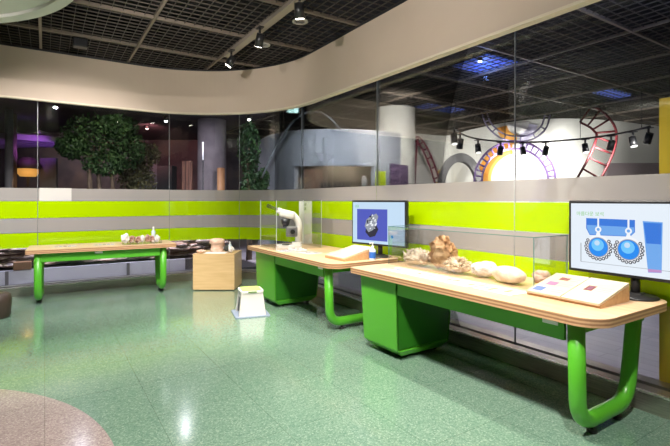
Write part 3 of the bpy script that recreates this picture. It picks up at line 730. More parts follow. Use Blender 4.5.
# ------------------------------------------------------------------ ceiling track and lamps of the near room
bm = NB(); box(bm, (0, 0, .0), (.10, 5.6, .05), bevel=.004); o = obj('light_track', bm, mat('track_tan', (.34, .29, .24), .5, .2)); o.location = (2.36, 3.9, 3.645); tag(o, 'tan lighting track running along the grid ceiling', 'lighting track')
E_LAMP = mat('lamp_face', (.9, .9, .9), .4, emit=(1.0, .93, .82), estr=14)
def spot_head(label, loc, aim, group, name='track_spotlight', k=1.0, lamp=None):
    t = thing(name, label, 'spotlight', loc, 0, group)
    d = (Vector(aim) - Vector(loc)).normalized(); d.z = min(d.z, -.3); d.normalize(); c = Vector((0, 0, -.15 * k))
    bm = NB(); cyl(bm, (0, 0, 0), (0, 0, -.10 * k), .016 * k, .016 * k, 12); box(bm, (0, 0, -.006 * k), (.07 * k, .12 * k, .012 * k)); obj('stem', bm, M_BLACK, t)
    bm = NB(); cyl(bm, c - d * .07 * k, c + d * .09 * k, .050 * k, .055 * k, 20, cap=True); obj('lamp_body', bm, M_BLACK, t)
    bm = NB(); cyl(bm, c + d * .0905 * k, c + d * .094 * k, .046 * k, .046 * k, 18); o = obj('lens', bm, lamp or E_LAMP, t); o['label'] = 'glowing round lens'
    return t
GS = 'spotlights on the ceiling track'
spot_head('track spotlight farthest along the tan track, nearest the fascia', (2.30, 6.34, 3.62), (.9, 7.4, .9), GS)
spot_head('middle spotlight of the three on the tan track', (2.30, 5.30, 3.62), (2.3, 7.0, .5), GS)
spot_head('track spotlight at the upper edge of the picture', (2.30, 4.25, 3.62), (2.9, 4.9, .8), GS)
M_DLT = mat('downlight_trim', (.55, .52, .48), .5)
for (x, y, lb) in ((2.68, 6.05, 'recessed ceiling downlight nearer the fascia curve'), (2.72, 5.00, 'recessed ceiling downlight nearer the top of the picture')):
    t = thing('downlight', lb, 'ceiling light', (x, y, 3.68), 0, 'recessed downlights')
    bm = NB(); lathe(bm, [(.07, 0), (.10, 0), (.10, .012), (.07, .02)], seg=28); obj('trim_ring', bm, M_DLT, t)
    bm = NB(); lathe(bm, [(0, .014), (.07, .014), (.07, .08), (0, .08)], seg=24); obj('reflector', bm, mat('reflector_grey', (.30, .29, .28), .3, .5), t)
bm = NB(); box(bm, (0, 0, -.06), (.18, .14, .12), bevel=.012); o = obj('ceiling_speaker', bm, M_BLACK); o.location = (.42, 7.25, 3.69); tag(o, 'black box speaker hung under the far left of the grid ceiling', 'speaker')

# ------------------------------------------------------------------ exhibit behind the left glass
M_LILAC = mat('lilac_panel_paint', (.40, .38, .46), .5)
par = thing('parapet', 'low lilac grey panel wall behind the left glass', 'low wall', (-1.2, 8.75, .08))
bm = NB(); box(bm, (0, 0, .11), (6.9, .06, .22)); obj('panel', bm, M_LILAC, par)
for x in (-1.1, .70, 2.45):
    bm = NB(); box(bm, (x, -.045, .11), (.045, .03, .22)); obj('post', bm, mat('post_dark', (.10, .09, .10), .5), par)
# layered rock ledge
M_STRATA = mat('strata_rock', (.3, .2, .18), .85)
def strata(m):
    tc = nd(m, 'ShaderNodeTexCoord'); mp = nd(m, 'ShaderNodeMapping'); mp.inputs['Scale'].default_value = (1.6, 3, 16)
    n = nd(m, 'ShaderNodeTexNoise'); n.inputs['Scale'].default_value = 1.6; n.inputs['Detail'].default_value = 5
    lk(m, tc.outputs['Object'], mp.inputs['Vector']); lk(m, mp.outputs['Vector'], n.inputs['Vector'])
    r = ramp(m, [(0.30, (.05, .035, .035)), (0.42, (.28, .15, .115)), (0.5, (.55, .43, .37)), (0.58, (.20, .14, .17)), (0.70, (.78, .70, .65))])
    lk(m, n.outputs['Fac'], r.inputs['Fac']); lk(m, r.outputs['Color'], bsdf(m).inputs['Base Color'])
strata(M_STRATA)
bm = NB(); rr = random.Random(12)
def ledge(bm, a, b, w, z0, n=26):
    a = Vector(a); b = Vector(b)
    for k in range(n):
        for q in range(5):
            p = a.lerp(b, (k + rr.uniform(0, 1)) / n); vs = rock(bm, (p.x, p.y + rr.uniform(-.05, w), z0 + q * .065 + rr.uniform(0, .02)), (rr.uniform(.14, .30), rr.uniform(.12, .22), rr.uniform(.03, .055)), rr.randrange(500), .35, 1.5, 2)
ledge(bm, (-4.4, 9.10, 0), (3.0, 9.10, 0), .2, .34, 40)
o = obj('rock_ledge', bm, M_STRATA); tag(o, 'layered brown rock ledge running behind the left glass', 'rock ledge')
# ledge support down to the floor
bm = NB(); box(bm, (-.9, 9.14, .18), (7.2, .6, .20)); o = obj('rock_bed', bm, mat('bed_dark', (.06, .05, .06), .8)); tag(o, 'dark bed that carries the rock ledge behind the low wall', 'rock bed')
bm = NB(); box(bm, (0, 0, 0), (.24, .12, .13), bevel=.01); o = obj('wooden_block', bm, mat('block_brown', (.20, .10, .05), .6)); o.location = (-.30, 8.76, .366); tag(o, 'brown wooden block on the low wall, left of the left table leg', 'block')

M_LEAF = noisy('leaf_green', [(0.35, (.010, .030, .010)), (0.6, (.035, .085, .022)), (0.8, (.08, .13, .04))], 5, .6)
M_BARK = noisy('bark_brown', [(0.35, (.06, .04, .03)), (0.65, (.16, .11, .08))], 12, .9, (1, 1, .3), bump=.4)
def tree(label, loc, crown, n, trunks, seed, leafm=None):
    r = random.Random(seed); t = thing('artificial_tree', label, 'tree', loc, 0, 'trees behind the left glass')
    bm = NB()
    for (x, y, h, rad) in trunks:
        tube(bm, [(x, y, 0), (x + .03, y, h * .4), (x - .02, y + .03, h * .75), (x * .6, y * .6, h)], [rad, rad * .85, rad * .7, rad * .4], 10)
    obj('trunk', bm, M_BARK, t)
    bm = NB()
    for k in range(n):
        cx, cy, cz, rx, ry, rz_ = crown[k % len(crown)]
        while True:
            p = Vector((r.uniform(-1, 1), r.uniform(-1, 1), r.uniform(-1, 1)))
            if .35 < p.length < 1: break
        p = Vector((cx + p.x * rx, cy + p.y * ry, cz + p.z * rz_)); s = r.uniform(.035, .07)
        q = Euler((r.uniform(-1.2, 1.2), r.uniform(-1.2, 1.2), r.uniform(0, 6.28))).to_matrix()
        vs = [bm.verts.new(p + q @ Vector(c) * s) for c in ((-1, 0, 0), (-.2, -.45, .12), (1, 0, -.15), (-.2, .45, .12))]
        bm.faces.new(vs)
    obj('foliage', bm, leafm or M_LEAF, t); return t
p = fpx(100, 10.4)
tree('large dark green tree filling the left glass', (p.x, p.y, .08), [(-.1, 0, 2.85, .72, .5, .5), (-.55, .0, 2.55, .35, .4, .3), (.55, .1, 2.6, .45, .45, .55), (.1, 0, 2.2, .5, .4, .3), (.35, -.1, 3.1, .5, .4, .25)], 5200, [(-.2, 0, 2.6, .07), (.0, .1, 2.6, .06), (.28, 0, 2.5, .06)], 31)
p = fpx(126, 11.4)
tree('brownish leafy tree beside the large dark tree', (p.x, p.y, .08), [(.1, 0, 2.3, .55, .4, .65), (.3, 0, 1.8, .45, .3, .5), (.45, 0, 2.5, .4, .35, .35)], 2600, [(0, 0, 2.0, .06), (.25, .1, 1.6, .03)], 33, noisy('leaf_brown', [(0.35, (.04, .045, .02)), (0.7, (.12, .11, .05))], 6, .7))
p = fpx(249, 9.9)
tree('narrow dark tree behind the curved corner glass', (p.x, p.y, .08), [(0, 0, 2.5, .26, .3, .6), (.05, 0, 1.6, .22, .25, .55), (.3, -.1, 1.75, .13, .15, .3)], 1900, [(0, 0, 2.5, .07)], 35)
# columns and partitions
M_PUR = noisy('purple_grey_plaster', [(0.4, (.16, .145, .16)), (0.6, (.21, .185, .20))], 3, .7)
def pillar(label, px, dep, r, h, m):
    p = fpx(px, dep); bm = NB(); lathe(bm, [(0, 0), (r * 1.06, 0), (r * 1.06, .06), (r, .07), (r, h), (0, h)], seg=32); o = obj('pillar', bm, m); o.location = (p.x, p.y, .08); return tag(o, label, 'pillar', 'pillars behind the left glass')
pillar('broad purple grey pillar behind the left glass near the corner', 212, 11.6, .36, 3.41, M_PUR)
pillar('copper brown pillar beside the purple grey pillar', 221, 10.6, .09, 2.1, noisy('copper_brown', [(0.35, (.16, .07, .03)), (0.65, (.36, .19, .09))], 6, .5, (1, 1, .2)))
pillar('slim dark post at the far left of the left glass', 9, 10.2, .08, 3.41, mat('post_grey', (.12, .11, .12), .5))
pillar('slim brown post left of the orange lamp glow', 14, 10.8, .06, 3.41, M_BARK)
def slab(name, px0, px1, dep, z0, z1, m, th=.12, dep2=None):
    a = fpx(px0, dep); b = fpx(px1, dep2 or dep); d = (b - a); n = Vector((-d.y, d.x, 0)).normalized() * th
    bm = NB(); loft(bm, [[(q.x, q.y, z0) for q in (a, b, b + n, a + n)], [(q.x, q.y, z1) for q in (a, b, b + n, a + n)]]); return obj(name, bm, m)
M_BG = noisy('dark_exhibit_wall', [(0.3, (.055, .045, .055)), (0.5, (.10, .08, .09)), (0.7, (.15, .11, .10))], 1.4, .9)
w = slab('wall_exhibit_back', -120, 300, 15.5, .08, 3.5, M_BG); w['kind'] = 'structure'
o = slab('partition_panel', 134, 157, 12.6, .08, 2.75, mat('blue_grey_board', (.16, .18, .21), .6), .1, 13.4); tag(o, 'blue grey partition board standing behind the brownish tree', 'partition')
o = slab('display_cabinet', 157, 172, 13.4, .08, 2.45, mat('slate_board', (.05, .06, .065), .5), .4); tag(o, 'dark slate cabinet right of the blue grey partition', 'cabinet')
o = slab('banner_panel', 40, 56, 11.5, .08, 2.5, mat('grey_brown_panel', (.12, .10, .095), .7), .08); tag(o, 'dull grey panel between the orange lamp and the large tree', 'panel')
o = slab('bamboo_screen', 182, 192, 11.2, .08, 2.4, noisy('reed_red', [(0.4, (.07, .03, .025)), (0.65, (.26, .12, .08))], 20, .7, (1, 1, .05)), .06); tag(o, 'reddish slatted screen left of the purple grey pillar', 'screen')
p = fpx(203, 10.4); t = thing('tube_light', 'thin upright white tube light in front of the purple pillar', 'light', (p.x, p.y, .08))
bm = NB(); cyl(bm, (0, 0, 2.27), (0, 0, 2.69), .016, .016, 12); obj('tube', bm, mat('tube_glow', (.8, .8, .85), .4, emit=(.85, .85, 1), estr=.5), t)
bm = NB(); cyl(bm, (0, 0, 0), (0, 0, 2.27), .014, .014, 10); obj('pole', bm, M_DGREY, t)
# orange dome lamp
p = fpx(28, 11.2); t = thing('dome_lamp', 'glowing orange dome lamp seen through the left glass', 'lamp', (p.x, p.y, .08))
bm = NB(); lathe(bm, [(.0, 2.42), (.12, 2.40), (.24, 2.30), (.29, 2.16), (.27, 2.12)], seg=28); obj('lamp_shade', bm, mat('shade_brown', (.05, .03, .02), .7), t)
bm = NB(); lathe(bm, [(0, 1.92), (.17, 1.93), (.22, 2.0), (.22, 2.12), (0, 2.14)], seg=28); obj('glowing_core', bm, mat('amber_glow', (.7, .4, .1), .5, emit=(1.0, .45, .10), estr=.45), t)
bm = NB(); cyl(bm, (0, 0, 0), (0, 0, 1.93), .03, .03, 14); cyl(bm, (0, 0, 0), (0, 0, .03), .2, .2, 24); obj('stand', bm, M_DGREY, t)
# purple canopy slats under the exhibit ceiling
can = thing('canopy', 'purple lit slatted canopy under the ceiling at the far left', 'canopy', (*fpx(30, 12).xy, 3.0), -YAW + .1)
bm = NB(); rr = random.Random(77)
for k in range(11): box(bm, (0, -.9 + k * .2, .05 * math.sin(k * .8)), (3.4, .06, .14), rot=Matrix.Rotation(rr.uniform(-.08, .08), 3, 'Y'))
for k in range(5): box(bm, (-1.5 + k * .75, .1, .12), (.05, 2.2, .06))
obj('slats', bm, mat('canopy_grey', (.34, .30, .34), .6), can)
for x in (-1.4, 1.4):
    for y in (-.7, .9): bm = NB(); cyl(bm, (x, y, .1), (x, y, .5), .012, .012, 8); obj('hanger_rod', bm, M_DGREY, can)
# small ceiling lamps there
for k, (px, py, dep, lb) in enumerate(((117, 112, 11.2, 'bright small ceiling lamp above the large dark tree'), (166, 113, 11.2, 'brightest small ceiling lamp left of the corner glass'), (147, 115, 12.4, 'dim small ceiling lamp between the two bright ones'), (249, 117, 11.0, 'small ceiling lamp above the narrow dark tree'))):
    p = fpx(px, dep, 3.40); t = thing('ceiling_lamp', lb, 'ceiling light', p, 0, 'small lamps behind the left glass')
    bm = NB(); cyl(bm, (0, 0, .0), (0, 0, .10), .05, .05, 18); obj('lamp_body', bm, M_BLACK, t)
    bm = NB(); lathe(bm, [(0, -.03), (.025, -.022), (.042, 0), (0, .001)], seg=18); o = obj('bulb', bm, mat('bulb_glow_%d' % (k % 3), (.9, .9, .9), .4, emit=((1, .93, .85), (.92, .93, 1), (1, .8, .7))[k % 3], estr=(18, 26, 3)[k % 3]), t); o['label'] = 'glowing bulb'

# ------------------------------------------------------------------ hall behind the right glass
M_MURAL = noisy('hall_white_wall', [(0.4, (.66, .65, .60)), (0.6, (.70, .69, .64))], .8, .8)
M_DRUM = noisy('drum_grey_paint', [(0.4, (.36, .38, .43)), (0.6, (.40, .42, .47))], .8, .7)
def catmull(P, n=6):
    out = []
    for i in range(len(P) - 1):
        p0, p1, p2, p3 = P[max(i - 1, 0)], P[i], P[i + 1], P[min(i + 2, len(P) - 1)]
        for k in range(n):
            t = k / n; out.append(.5 * ((2 * p1) + (p2 - p0) * t + (2 * p0 - 5 * p1 + 4 * p2 - p3) * t * t + (3 * p1 - p0 - 3 * p2 + p3) * t ** 3))
    out.append(P[-1]); return out
def curtain(bm, path, z0, z1, th, mi=0):
    n = len(path); F_, B_ = [], []
    for i, p in enumerate(path):
        d = (path[min(i + 1, n - 1)] - path[max(i - 1, 0)]); nn = Vector((-d.y, d.x, 0)).normalized()
        F_.append(p); B_.append(p + nn * th)
    rings = [[(f.x, f.y, z0), (b.x, b.y, z0), (b.x, b.y, z1), (f.x, f.y, z1)] for f, b in zip(F_, B_)]
    for f in loft(bm, rings, mi): f.smooth = False
mural_path = catmull([fpx(a, b) for a, b in ((385, 15.0), (416, 15.3), (448, 15.8), (472, 14.4), (513, 13.0), (560, 12.5), (610, 12.8), (650, 13.6), (720, 15), (800, 16))], 8)
bm = NB(); curtain(bm, mural_path, .1, 3.70, .15); struct('wall_mural', bm, M_MURAL)
def mural_pt(px, py_z=None):
    """point on the curved white wall in the direction of a picture column"""
    d = far((px - 335) / 447.0, 1.0); best = None
    for a, b in zip(mural_path, mural_path[1:]):
        # solve d*t = a + (b-a)*u
        e = b - a; det = d.x * (-e.y) - d.y * (-e.x)
        if abs(det) < 1e-9: continue
        t = (a.x * (-e.y) - a.y * (-e.x)) / det; u = (d.x * a.y - d.y * a.x) / det
        if -.001 <= u <= 1.001: best = t
    return best or 13.0
# drum shaped inner building
drum = catmull([fpx(a, b) for a, b in ((258, 12.2), (268, 11.1), (290, 10.3), (330, 10.0), (374, 10.2), (400, 10.7), (413, 11.4))], 8)
bm = NB()
zt = 2.98; oz0, oz1 = 1.66, 2.19
i0 = min(range(len(drum)), key=lambda i: (drum[i] - fpx(293, 10.25)).length); i1 = min(range(len(drum)), key=lambda i: (drum[i] - fpx(373, 10.2)).length)
curtain(bm, drum[:i0 + 1], .1, zt, .15); curtain(bm, drum[i1:], .1, zt, .15); curtain(bm, drum[i0:i1 + 1], oz1, zt, .15); curtain(bm, drum[i0:i1 + 1], .1, 1.2, .15)
struct('wall_drum', bm, M_DRUM)
bm = NB(); curtain(bm, drum, zt, zt + .035, .17); struct('trim_30', bm, mat('drum_cap', (.50, .51, .54), .6))
bm = NB(); curtain(bm, [p + FWD * .9 for p in drum[max(i0 - 3, 0):i1 + 4]], .1, 2.9, .1); struct('wall_recess', bm, noisy('recess_tan', [(0.35, (.10, .085, .065)), (0.65, (.17, .14, .11))], 2, .8))
o = slab('poster_panel', 303, 322, 10.85, 1.3, 2.16, noisy('rust_poster', [(0.35, (.20, .09, .06)), (0.65, (.25, .20, .17))], 3, .7), .03); tag(o, 'rust coloured poster inside the recess of the drum wall', 'poster')
o = slab('service_counter', 295, 371, 10.45, .1, 1.66, mat('counter_dark', (.09, .085, .08), .6), .35); tag(o, 'dark counter inside the recess of the drum wall', 'counter')
rr = random.Random(9)
cl = ['leftmost dark cup on the counter in the drum recess', 'second dark cup from the left in the drum recess', 'third dark cup from the left in the drum recess', 'fourth dark cup, after the gap, in the drum recess', 'fifth dark cup in the drum recess', 'sixth dark cup in the drum recess', 'rightmost dark cup in the drum recess']
for k, px in enumerate((321, 325, 329, 335, 339, 343, 348)):
    p = fpx(px, 10.6, 1.661); bm = NB(); lathe(bm, [(0, 0), (.032, 0), (.036, .09), (.03, .16), (.012, .19), (0, .19)], seg=12); o = obj('dark_cup', bm, mat('cup_dark', (.03, .03, .035), .5)); o.location = p; tag(o, cl[k], 'cup', 'dark cups in the drum recess')
p = fpx(364, 10.6, 1.661); bm = NB(); lathe(bm, [(0, 0), (.06, 0), (.06, .26), (.045, .30), (.03, .33), (0, .335)], seg=16); o = obj('white_canister', bm, mat('canister_grey', (.42, .43, .45), .4)); o.location = p; tag(o, 'tall pale canister at the right end of the drum recess', 'canister')
for k, px in enumerate((296.5, 300.5)):
    p = fpx(px, 10.32, .1); bm = NB(); cyl(bm, (0, 0, 0), (0, 0, 1.66 + .2), .022, .022, 10); o = obj('metal_post', bm, mat('post_pale', (.45, .42, .36), .4, .5)); o.location = p; tag(o, ('pale post at the left jamb of the drum recess', 'second pale post from the left jamb of the drum recess')[k], 'post', 'posts in the drum recess')
# thin roof hoops over the drum
def arc_pts(px0, px1, z0, zm, z1, dep, n=16):
    A, B = fpx(px0, dep), fpx(px1, dep); P = []
    for k in range(n + 1):
        t = k / n; p = A.lerp(B, t); z = z0 * (1 - t) ** 2 + zm * 2 * t * (1 - t) + z1 * t * t; P.append((p.x, p.y, z))
    return P
bm = NB(); tube(bm, arc_pts(262, 340, 1.9, 4.1, 2.95, 9.7), .022, 10)
o = obj('roof_hoop', bm, mat('hoop_grey', (.10, .11, .12), .7)); tag(o, 'thin grey hoop arching over the drum wall', 'hoop')
# sign and poster on the drum
o = slab('lit_sign', 376, 385.5, 9.9, 1.3, 1.42 + .64, mat('sign_yellow_green', (.40, .50, .02), .5, emit=(.62, .75, .03), estr=.75), .06, 9.95); tag(o, 'glowing yellow green sign box on the drum wall', 'sign')
o = slab('wall_poster', 391, 411, 10.15, 1.3, 1.42 + .83, noisy('purple_poster', [(0.3, (.07, .05, .12)), (0.5, (.17, .10, .20)), (0.7, (.25, .18, .28))], 3, .6, (1, 1, 5)), .04, 10.9); tag(o, 'dark purple poster on the drum wall below the white column', 'poster')
# white column
p = fpx(395, 11.2); bm = NB(); lathe(bm, [(0, 0), (.49, 0), (.49, 3.6), (0, 3.6)], seg=48); o = struct('column', bm, M_OFFW); o.location = (p.x, p.y, .1)
# exit sign
p = fpx(292.5, 9.2, 3.22); t = thing('exit_sign', 'glowing white green exit light box behind the corner glass', 'sign', p, -YAW)
bm = NB(); box(bm, (0, 0, .08), (.22, .06, .17), bevel=.006); obj('light_box', bm, mat('exit_glow', (.6, .9, .85), .4, emit=(.62, 1.0, .92), estr=1.5), t)
bm = NB(); disc2 = lambda x, z, r: cyl(bm, (x, -.032, z), (x, -.034, z), r, r, 12)
disc2(.01, .125, .013); box(bm, (0, -.033, .09), (.022, .003, .045), rot=Matrix.Rotation(.3, 3, 'Y')); box(bm, (-.022, -.033, .055), (.012, .003, .05), rot=Matrix.Rotation(.8, 3, 'Y')); box(bm, (.02, -.033, .052), (.012, .003, .05), rot=Matrix.Rotation(-.5, 3, 'Y')); box(bm, (.0, -.033, .10), (.06, .003, .010), rot=Matrix.Rotation(.4, 3, 'Y'))
obj('running_figure', bm, mat('exit_green', (.02, .45, .25), .5), t)
bm = NB(); cyl(bm, (0, 0, .165), (0, 0, .55), .008, .008, 8); obj('hanger_rod', bm, M_DGREY, t)

# painted glow shapes and coaster tracks on/near the white wall
def on_wall(bm, pts, off=.012, mi=0):
    V = []
    for px, z in pts:
        t = mural_pt(px) - off * 2; p = fpx(px, t); V.append(bm.verts.new((p.x, p.y, z)))
    f = bm.faces.new(V); f.material_index = mi
def zpx(py, dep): return 1.42 + (200 - py) * dep / 447.0
def fan(bm, cx, cy, r0, r1, a0, a1, dep, n=24, mi=0, off=.02):
    rings = []; m = 6
    for k in range(n + 1):
        a = math.radians(a0 + (a1 - a0) * k / n); row = []
        for q in range(m + 1):
            r = r0 + (r1 - r0) * q / m
            px = cx + r * math.cos(a); py = cy - r * math.sin(a); t = mural_pt(px) - off; p = fpx(px, t); row.append(bm.verts.new((p.x, p.y, zpx(py, dep))))
        rings.append(row)
    for A, B in zip(rings, rings[1:]):
        for q in range(m):
            f = bm.faces.new((A[q], A[q + 1], B[q + 1], B[q])); f.material_index = mi
M_OR = noisy('mural_orange', [(0.3, (.80, .30, .04)), (0.7, (.85, .45, .10))], 2, .7)
M_YE = mat('mural_yellow', (.85, .62, .16), .7); M_WH2 = mat('mural_glow_white', (.90, .88, .84), .7); M_LIL = mat('mural_lilac', (.62, .58, .74), .7)
bm = NB(); D0 = 13.0
fan(bm, 515, 178, 0, 38, 0, 360, D0, 48, 2, .05); fan(bm, 515, 178, 24, 38, 95, 210, D0, 28, 0, .08); fan(bm, 515, 178, 24, 36, 300, 440, D0, 28, 3, .08); fan(bm, 515, 178, 24, 27, 100, 205, D0, 28, 1, .11)  # white disc paints in the spotlight glow on the wall; orange is mural
o = obj('mural_sun_glow', bm, [M_OR, M_YE, M_WH2, M_LIL]); tag(o, 'painted orange sun with a painted-in white wall glow inside the violet coaster loop', 'mural')
bm = NB(); fan(bm, 518, 124, 11, 21, 185, 265, D0, 20, 0, .06); fan(bm, 518, 124, 11, 20, 275, 350, D0, 20, 3, .06); fan(bm, 518, 124, 0, 11, 180, 360, D0, 20, 2, .06)
o = obj('mural_arc', bm, [M_OR, M_YE, M_WH2, M_LIL]); tag(o, 'painted orange and lilac arc on the wall above the violet loop', 'mural')
bm = NB(); fan(bm, 424, 178, 0, 14, 0, 360, 15.3, 30, 2, .05); fan(bm, 431, 176, 8, 15, -60, 40, 15.3, 20, 1, .08)  # white disc is the bright glow on the wall, put in as colour
o = obj('mural_glow_disc', bm, [M_OR, M_YE, M_WH2, M_LIL]); tag(o, 'painted-in white wall glow with a yellow edge under the red coaster hump', 'mural')
def track(name, label, pts, width, m, tie_every=2, r=.035, tie_m=None, back=None):
    """pts: list of (px, py, dep); two rails with cross ties"""
    t = thing(name, label, 'coaster track', (0, 0, 0), 0, 'coaster tracks in the hall')
    P = catmull([fpx(a, c, zpx(b, c)) for a, b, c in pts], 6)
    for s in (-1, 1):
        Q = []
        for i, p in enumerate(P):
            d = (P[min(i + 1, len(P) - 1)] - P[max(i - 1, 0)]).normalized(); n = d.cross(FWD).normalized(); Q.append(p + n * s * width / 2)
        bm = NB(); tube(bm, Q, r, 8); obj('rail', bm, m, t)
    for i in range(0, len(P), tie_every):
        d = (P[min(i + 1, len(P) - 1)] - P[max(i - 1, 0)]).normalized(); n = d.cross(FWD).normalized()
        bm = NB(); cyl(bm, P[i] - n * width / 2, P[i] + n * width / 2, r * .8, r * .8, 8); obj('cross_tie', bm, tie_m or m, t)
    return t
M_VIO = mat('track_violet', (.10, .055, .16), .5); M_RED = mat('track_red', (.11, .008, .012), .6); M_MAG = mat('track_magenta', (.16, .012, .035), .6)
loop = []
for k in range(13):
    a = math.radians(200 - 220 * k / 12); loop.append((515 + 37 * math.cos(a), 181 - 36 * math.sin(a), 12.0 + (.35 if k in (0, 12) else 0)))
loop = [(478, 196, 12.4)] + loop[1:-1] + [(552, 196, 12.2)]
track('coaster_track', 'violet coaster loop around the painted sun', loop, .20, M_VIO, 3, .03)
track('coaster_track', 'red coaster hump right of the white column', [(412, 196, 14.4), (413, 165, 14.4), (415, 141, 14.4), (421, 143, 14.4), (429, 158, 14.4), (436, 178, 14.4), (441, 196, 14.4)], .16, M_MAG, 3, .03)
track('coaster_track', 'tall red ladder shaped coaster track at the right of the hall', [(576, 200, 10.9), (588, 180, 10.9), (598, 162, 10.9), (605, 145, 10.9), (606, 132, 11.0), (598, 121, 11.1), (586, 114, 11.2)], .50, M_RED, 4, .03)
track('coaster_track', 'lilac coaster curve on the wall above the violet loop', [(484, 112, 12.7), (490, 126, 12.5), (505, 137, 12.4), (528, 138, 12.2), (543, 128, 12.1), (548, 112, 12.1)], .14, mat('track_lilac', (.30, .26, .42), .5), 4, .022)
# grey arch
bm = NB(); A = []
for k in range(25):
    a = PI * k / 24; px = 461 - 22 * math.cos(a) * 1.0; py = 186 - 33 * math.sin(a); A.append((px, py))
ring = []
for (px, py) in A:
    q = fpx(461 + (px - 461) * .72, 13.0, zpx(186 + (py - 186) * .74, 13.0)); p = fpx(px, 13.0, zpx(py, 13.0)); b = FWD * .25
    ring.append([p, q, q + b, p + b])
loft(bm, ring); o = obj('grey_arch', bm, mat('arch_grey', (.13, .125, .125), .8)); tag(o, 'plain grey arch standing left of the violet loop', 'arch')
o = slab('dark_opening_slab', 607, 668, 12.2, 1.5, zpx(163, 12.2), mat('opening_dark', (.10, .08, .085), .7), .15); tag(o, 'long dark slab standing in for the unlit opening right of the red ladder track', 'panel')  # dark colour on a flat slab imitates the shade inside an opening

# curved lamp rail hanging in the hall
rail_px = [(454, 9.3), (462, 10.2), (478, 11.0), (505, 11.5), (532, 11.6), (560, 11.3), (590, 10.8), (615, 10.2), (636, 9.6), (650, 9.1)]
RP = catmull([fpx(a, b, 2.92) for a, b in rail_px], 6)
rl = thing('lamp_rail', 'curved black lamp rail hung across the hall', 'lighting track', (0, 0, 0))
bm = NB(); tube(bm, RP, .022, 8); obj('rail', bm, M_BLACK, rl)
for i in (2, 18, 34, 50):
    p = RP[i]; bm = NB(); cyl(bm, p, (p.x, p.y, 3.72), .008, .008, 6); obj('hanger_wire', bm, M_BLACK, rl)
rl_lab = [q + ' on the curved rail hung in the hall' for q in ('leftmost', 'second from the left', 'third from the left', 'fourth from the left', 'fifth from the left', 'fifth from the right', 'fourth from the right', 'third from the right', 'second from the right', 'rightmost')]
E_DIM = mat('lamp_face_dim', (.8, .8, .8), .4, emit=(1, .95, .88), estr=1.2)
for k, i in enumerate((0, 5, 12, 17, 22, 27, 35, 41, 47, 53)):
    p = RP[min(i, len(RP) - 1)]; q = mural_path[len(mural_path) // 2]
    spot_head('black spotlight, ' + rl_lab[k], p + Vector((0, 0, -.02)), p + Vector((0, 0, -1)) + FWD * (.5 if k % 2 else -.3), 'spotlights on the curved hall rail', 'rail_spotlight', 1.35, E_DIM)

# blue lit cells over the hall grid
E_BLU = mat('blue_cell_glow', (.1, .15, .5), .5, emit=(.12, .22, 1.0), estr=.3)
bl = [((485, 7.85), (.8, .75), 'largest blue lit cell patch in the hall ceiling'), ((440, 11.6), (1.3, .5), 'blue lit cell strip above the left end of the curved rail'), ((612, 10.0), (1.0, .35), 'blue lit cell strip above the red ladder track')]
for (px, dep), (sx, sy), lb in bl:
    p = fpx(px, dep, 3.80); bm = NB(); box(bm, (0, 0, 0), (sx, sy, .03)); o = obj('blue_ceiling_light', bm, E_BLU); o.location = p; tag(o, lb, 'ceiling light', 'blue lights above the hall grid')
p = fpx(480, 7.2, 3.655); t = thing('blue_spotlight', 'small bright blue spotlight under the hall grid ceiling', 'spotlight', p)
bm = NB(); cyl(bm, (0, 0, .0), (0, 0, .06), .035, .04, 16); obj('lamp_body', bm, M_BLACK, t)
bm = NB(); lathe(bm, [(0, -.025), (.022, -.018), (.03, 0), (0, .001)], seg=16); obj('lens', bm, mat('blue_white_glow', (.5, .6, 1), .4, emit=(.45, .6, 1.0), estr=16), t)

# ------------------------------------------------------------------ lights
def spot(loc, aim, power, size=60, blend=.5, rad=.04, col=(1, .93, .83)):
    l = bpy.data.lights.new('spot_beam', 'SPOT'); l.energy = power; l.spot_size = math.radians(size); l.spot_blend = blend; l.shadow_soft_size = rad; l.color = col
    o = bpy.data.objects.new('spot_beam', l); C.objects.link(o); o.location = loc; o.rotation_euler = (Vector(aim) - Vector(loc)).to_track_quat('-Z', 'Y').to_euler(); return o
def point(loc, power, rad=.15, col=(1, .93, .85)):
    l = bpy.data.lights.new('lamp_glow', 'POINT'); l.energy = power; l.shadow_soft_size = rad; l.color = col
    o = bpy.data.objects.new('lamp_glow', l); C.objects.link(o); o.location = loc; return o
def area(loc, aim, power, sx, sy, col=(1, .94, .86)):
    l = bpy.data.lights.new('ceiling_wash', 'AREA'); l.shape = 'RECTANGLE'; l.size = sx; l.size_y = sy; l.energy = power; l.color = col
    o = bpy.data.objects.new('ceiling_wash', l); C.objects.link(o); o.location = loc; o.rotation_euler = (Vector(aim) - Vector(loc)).to_track_quat('-Z', 'Y').to_euler(); return o
WARM = (1, .90, .76); NEUT = (1, .95, .90)
# over the right tables
spot((3.0, 2.1, 3.5), (2.8, 2.0, 0), 185, 62, .6, .025, WARM)
spot((3.0, 3.3, 3.5), (2.8, 3.4, 0), 170, 62, .6, .025, WARM)
spot((2.75, 4.6, 3.45), (2.8, 5.1, .7), 175, 66, .6, .03, WARM)
spot((2.3, 5.3, 3.42), (2.3, 7.0, .5), 540, 60, .6, .03, WARM)
spot((2.3, 6.34, 3.42), (1.3, 7.5, .8), 260, 70, .6, .03, WARM)
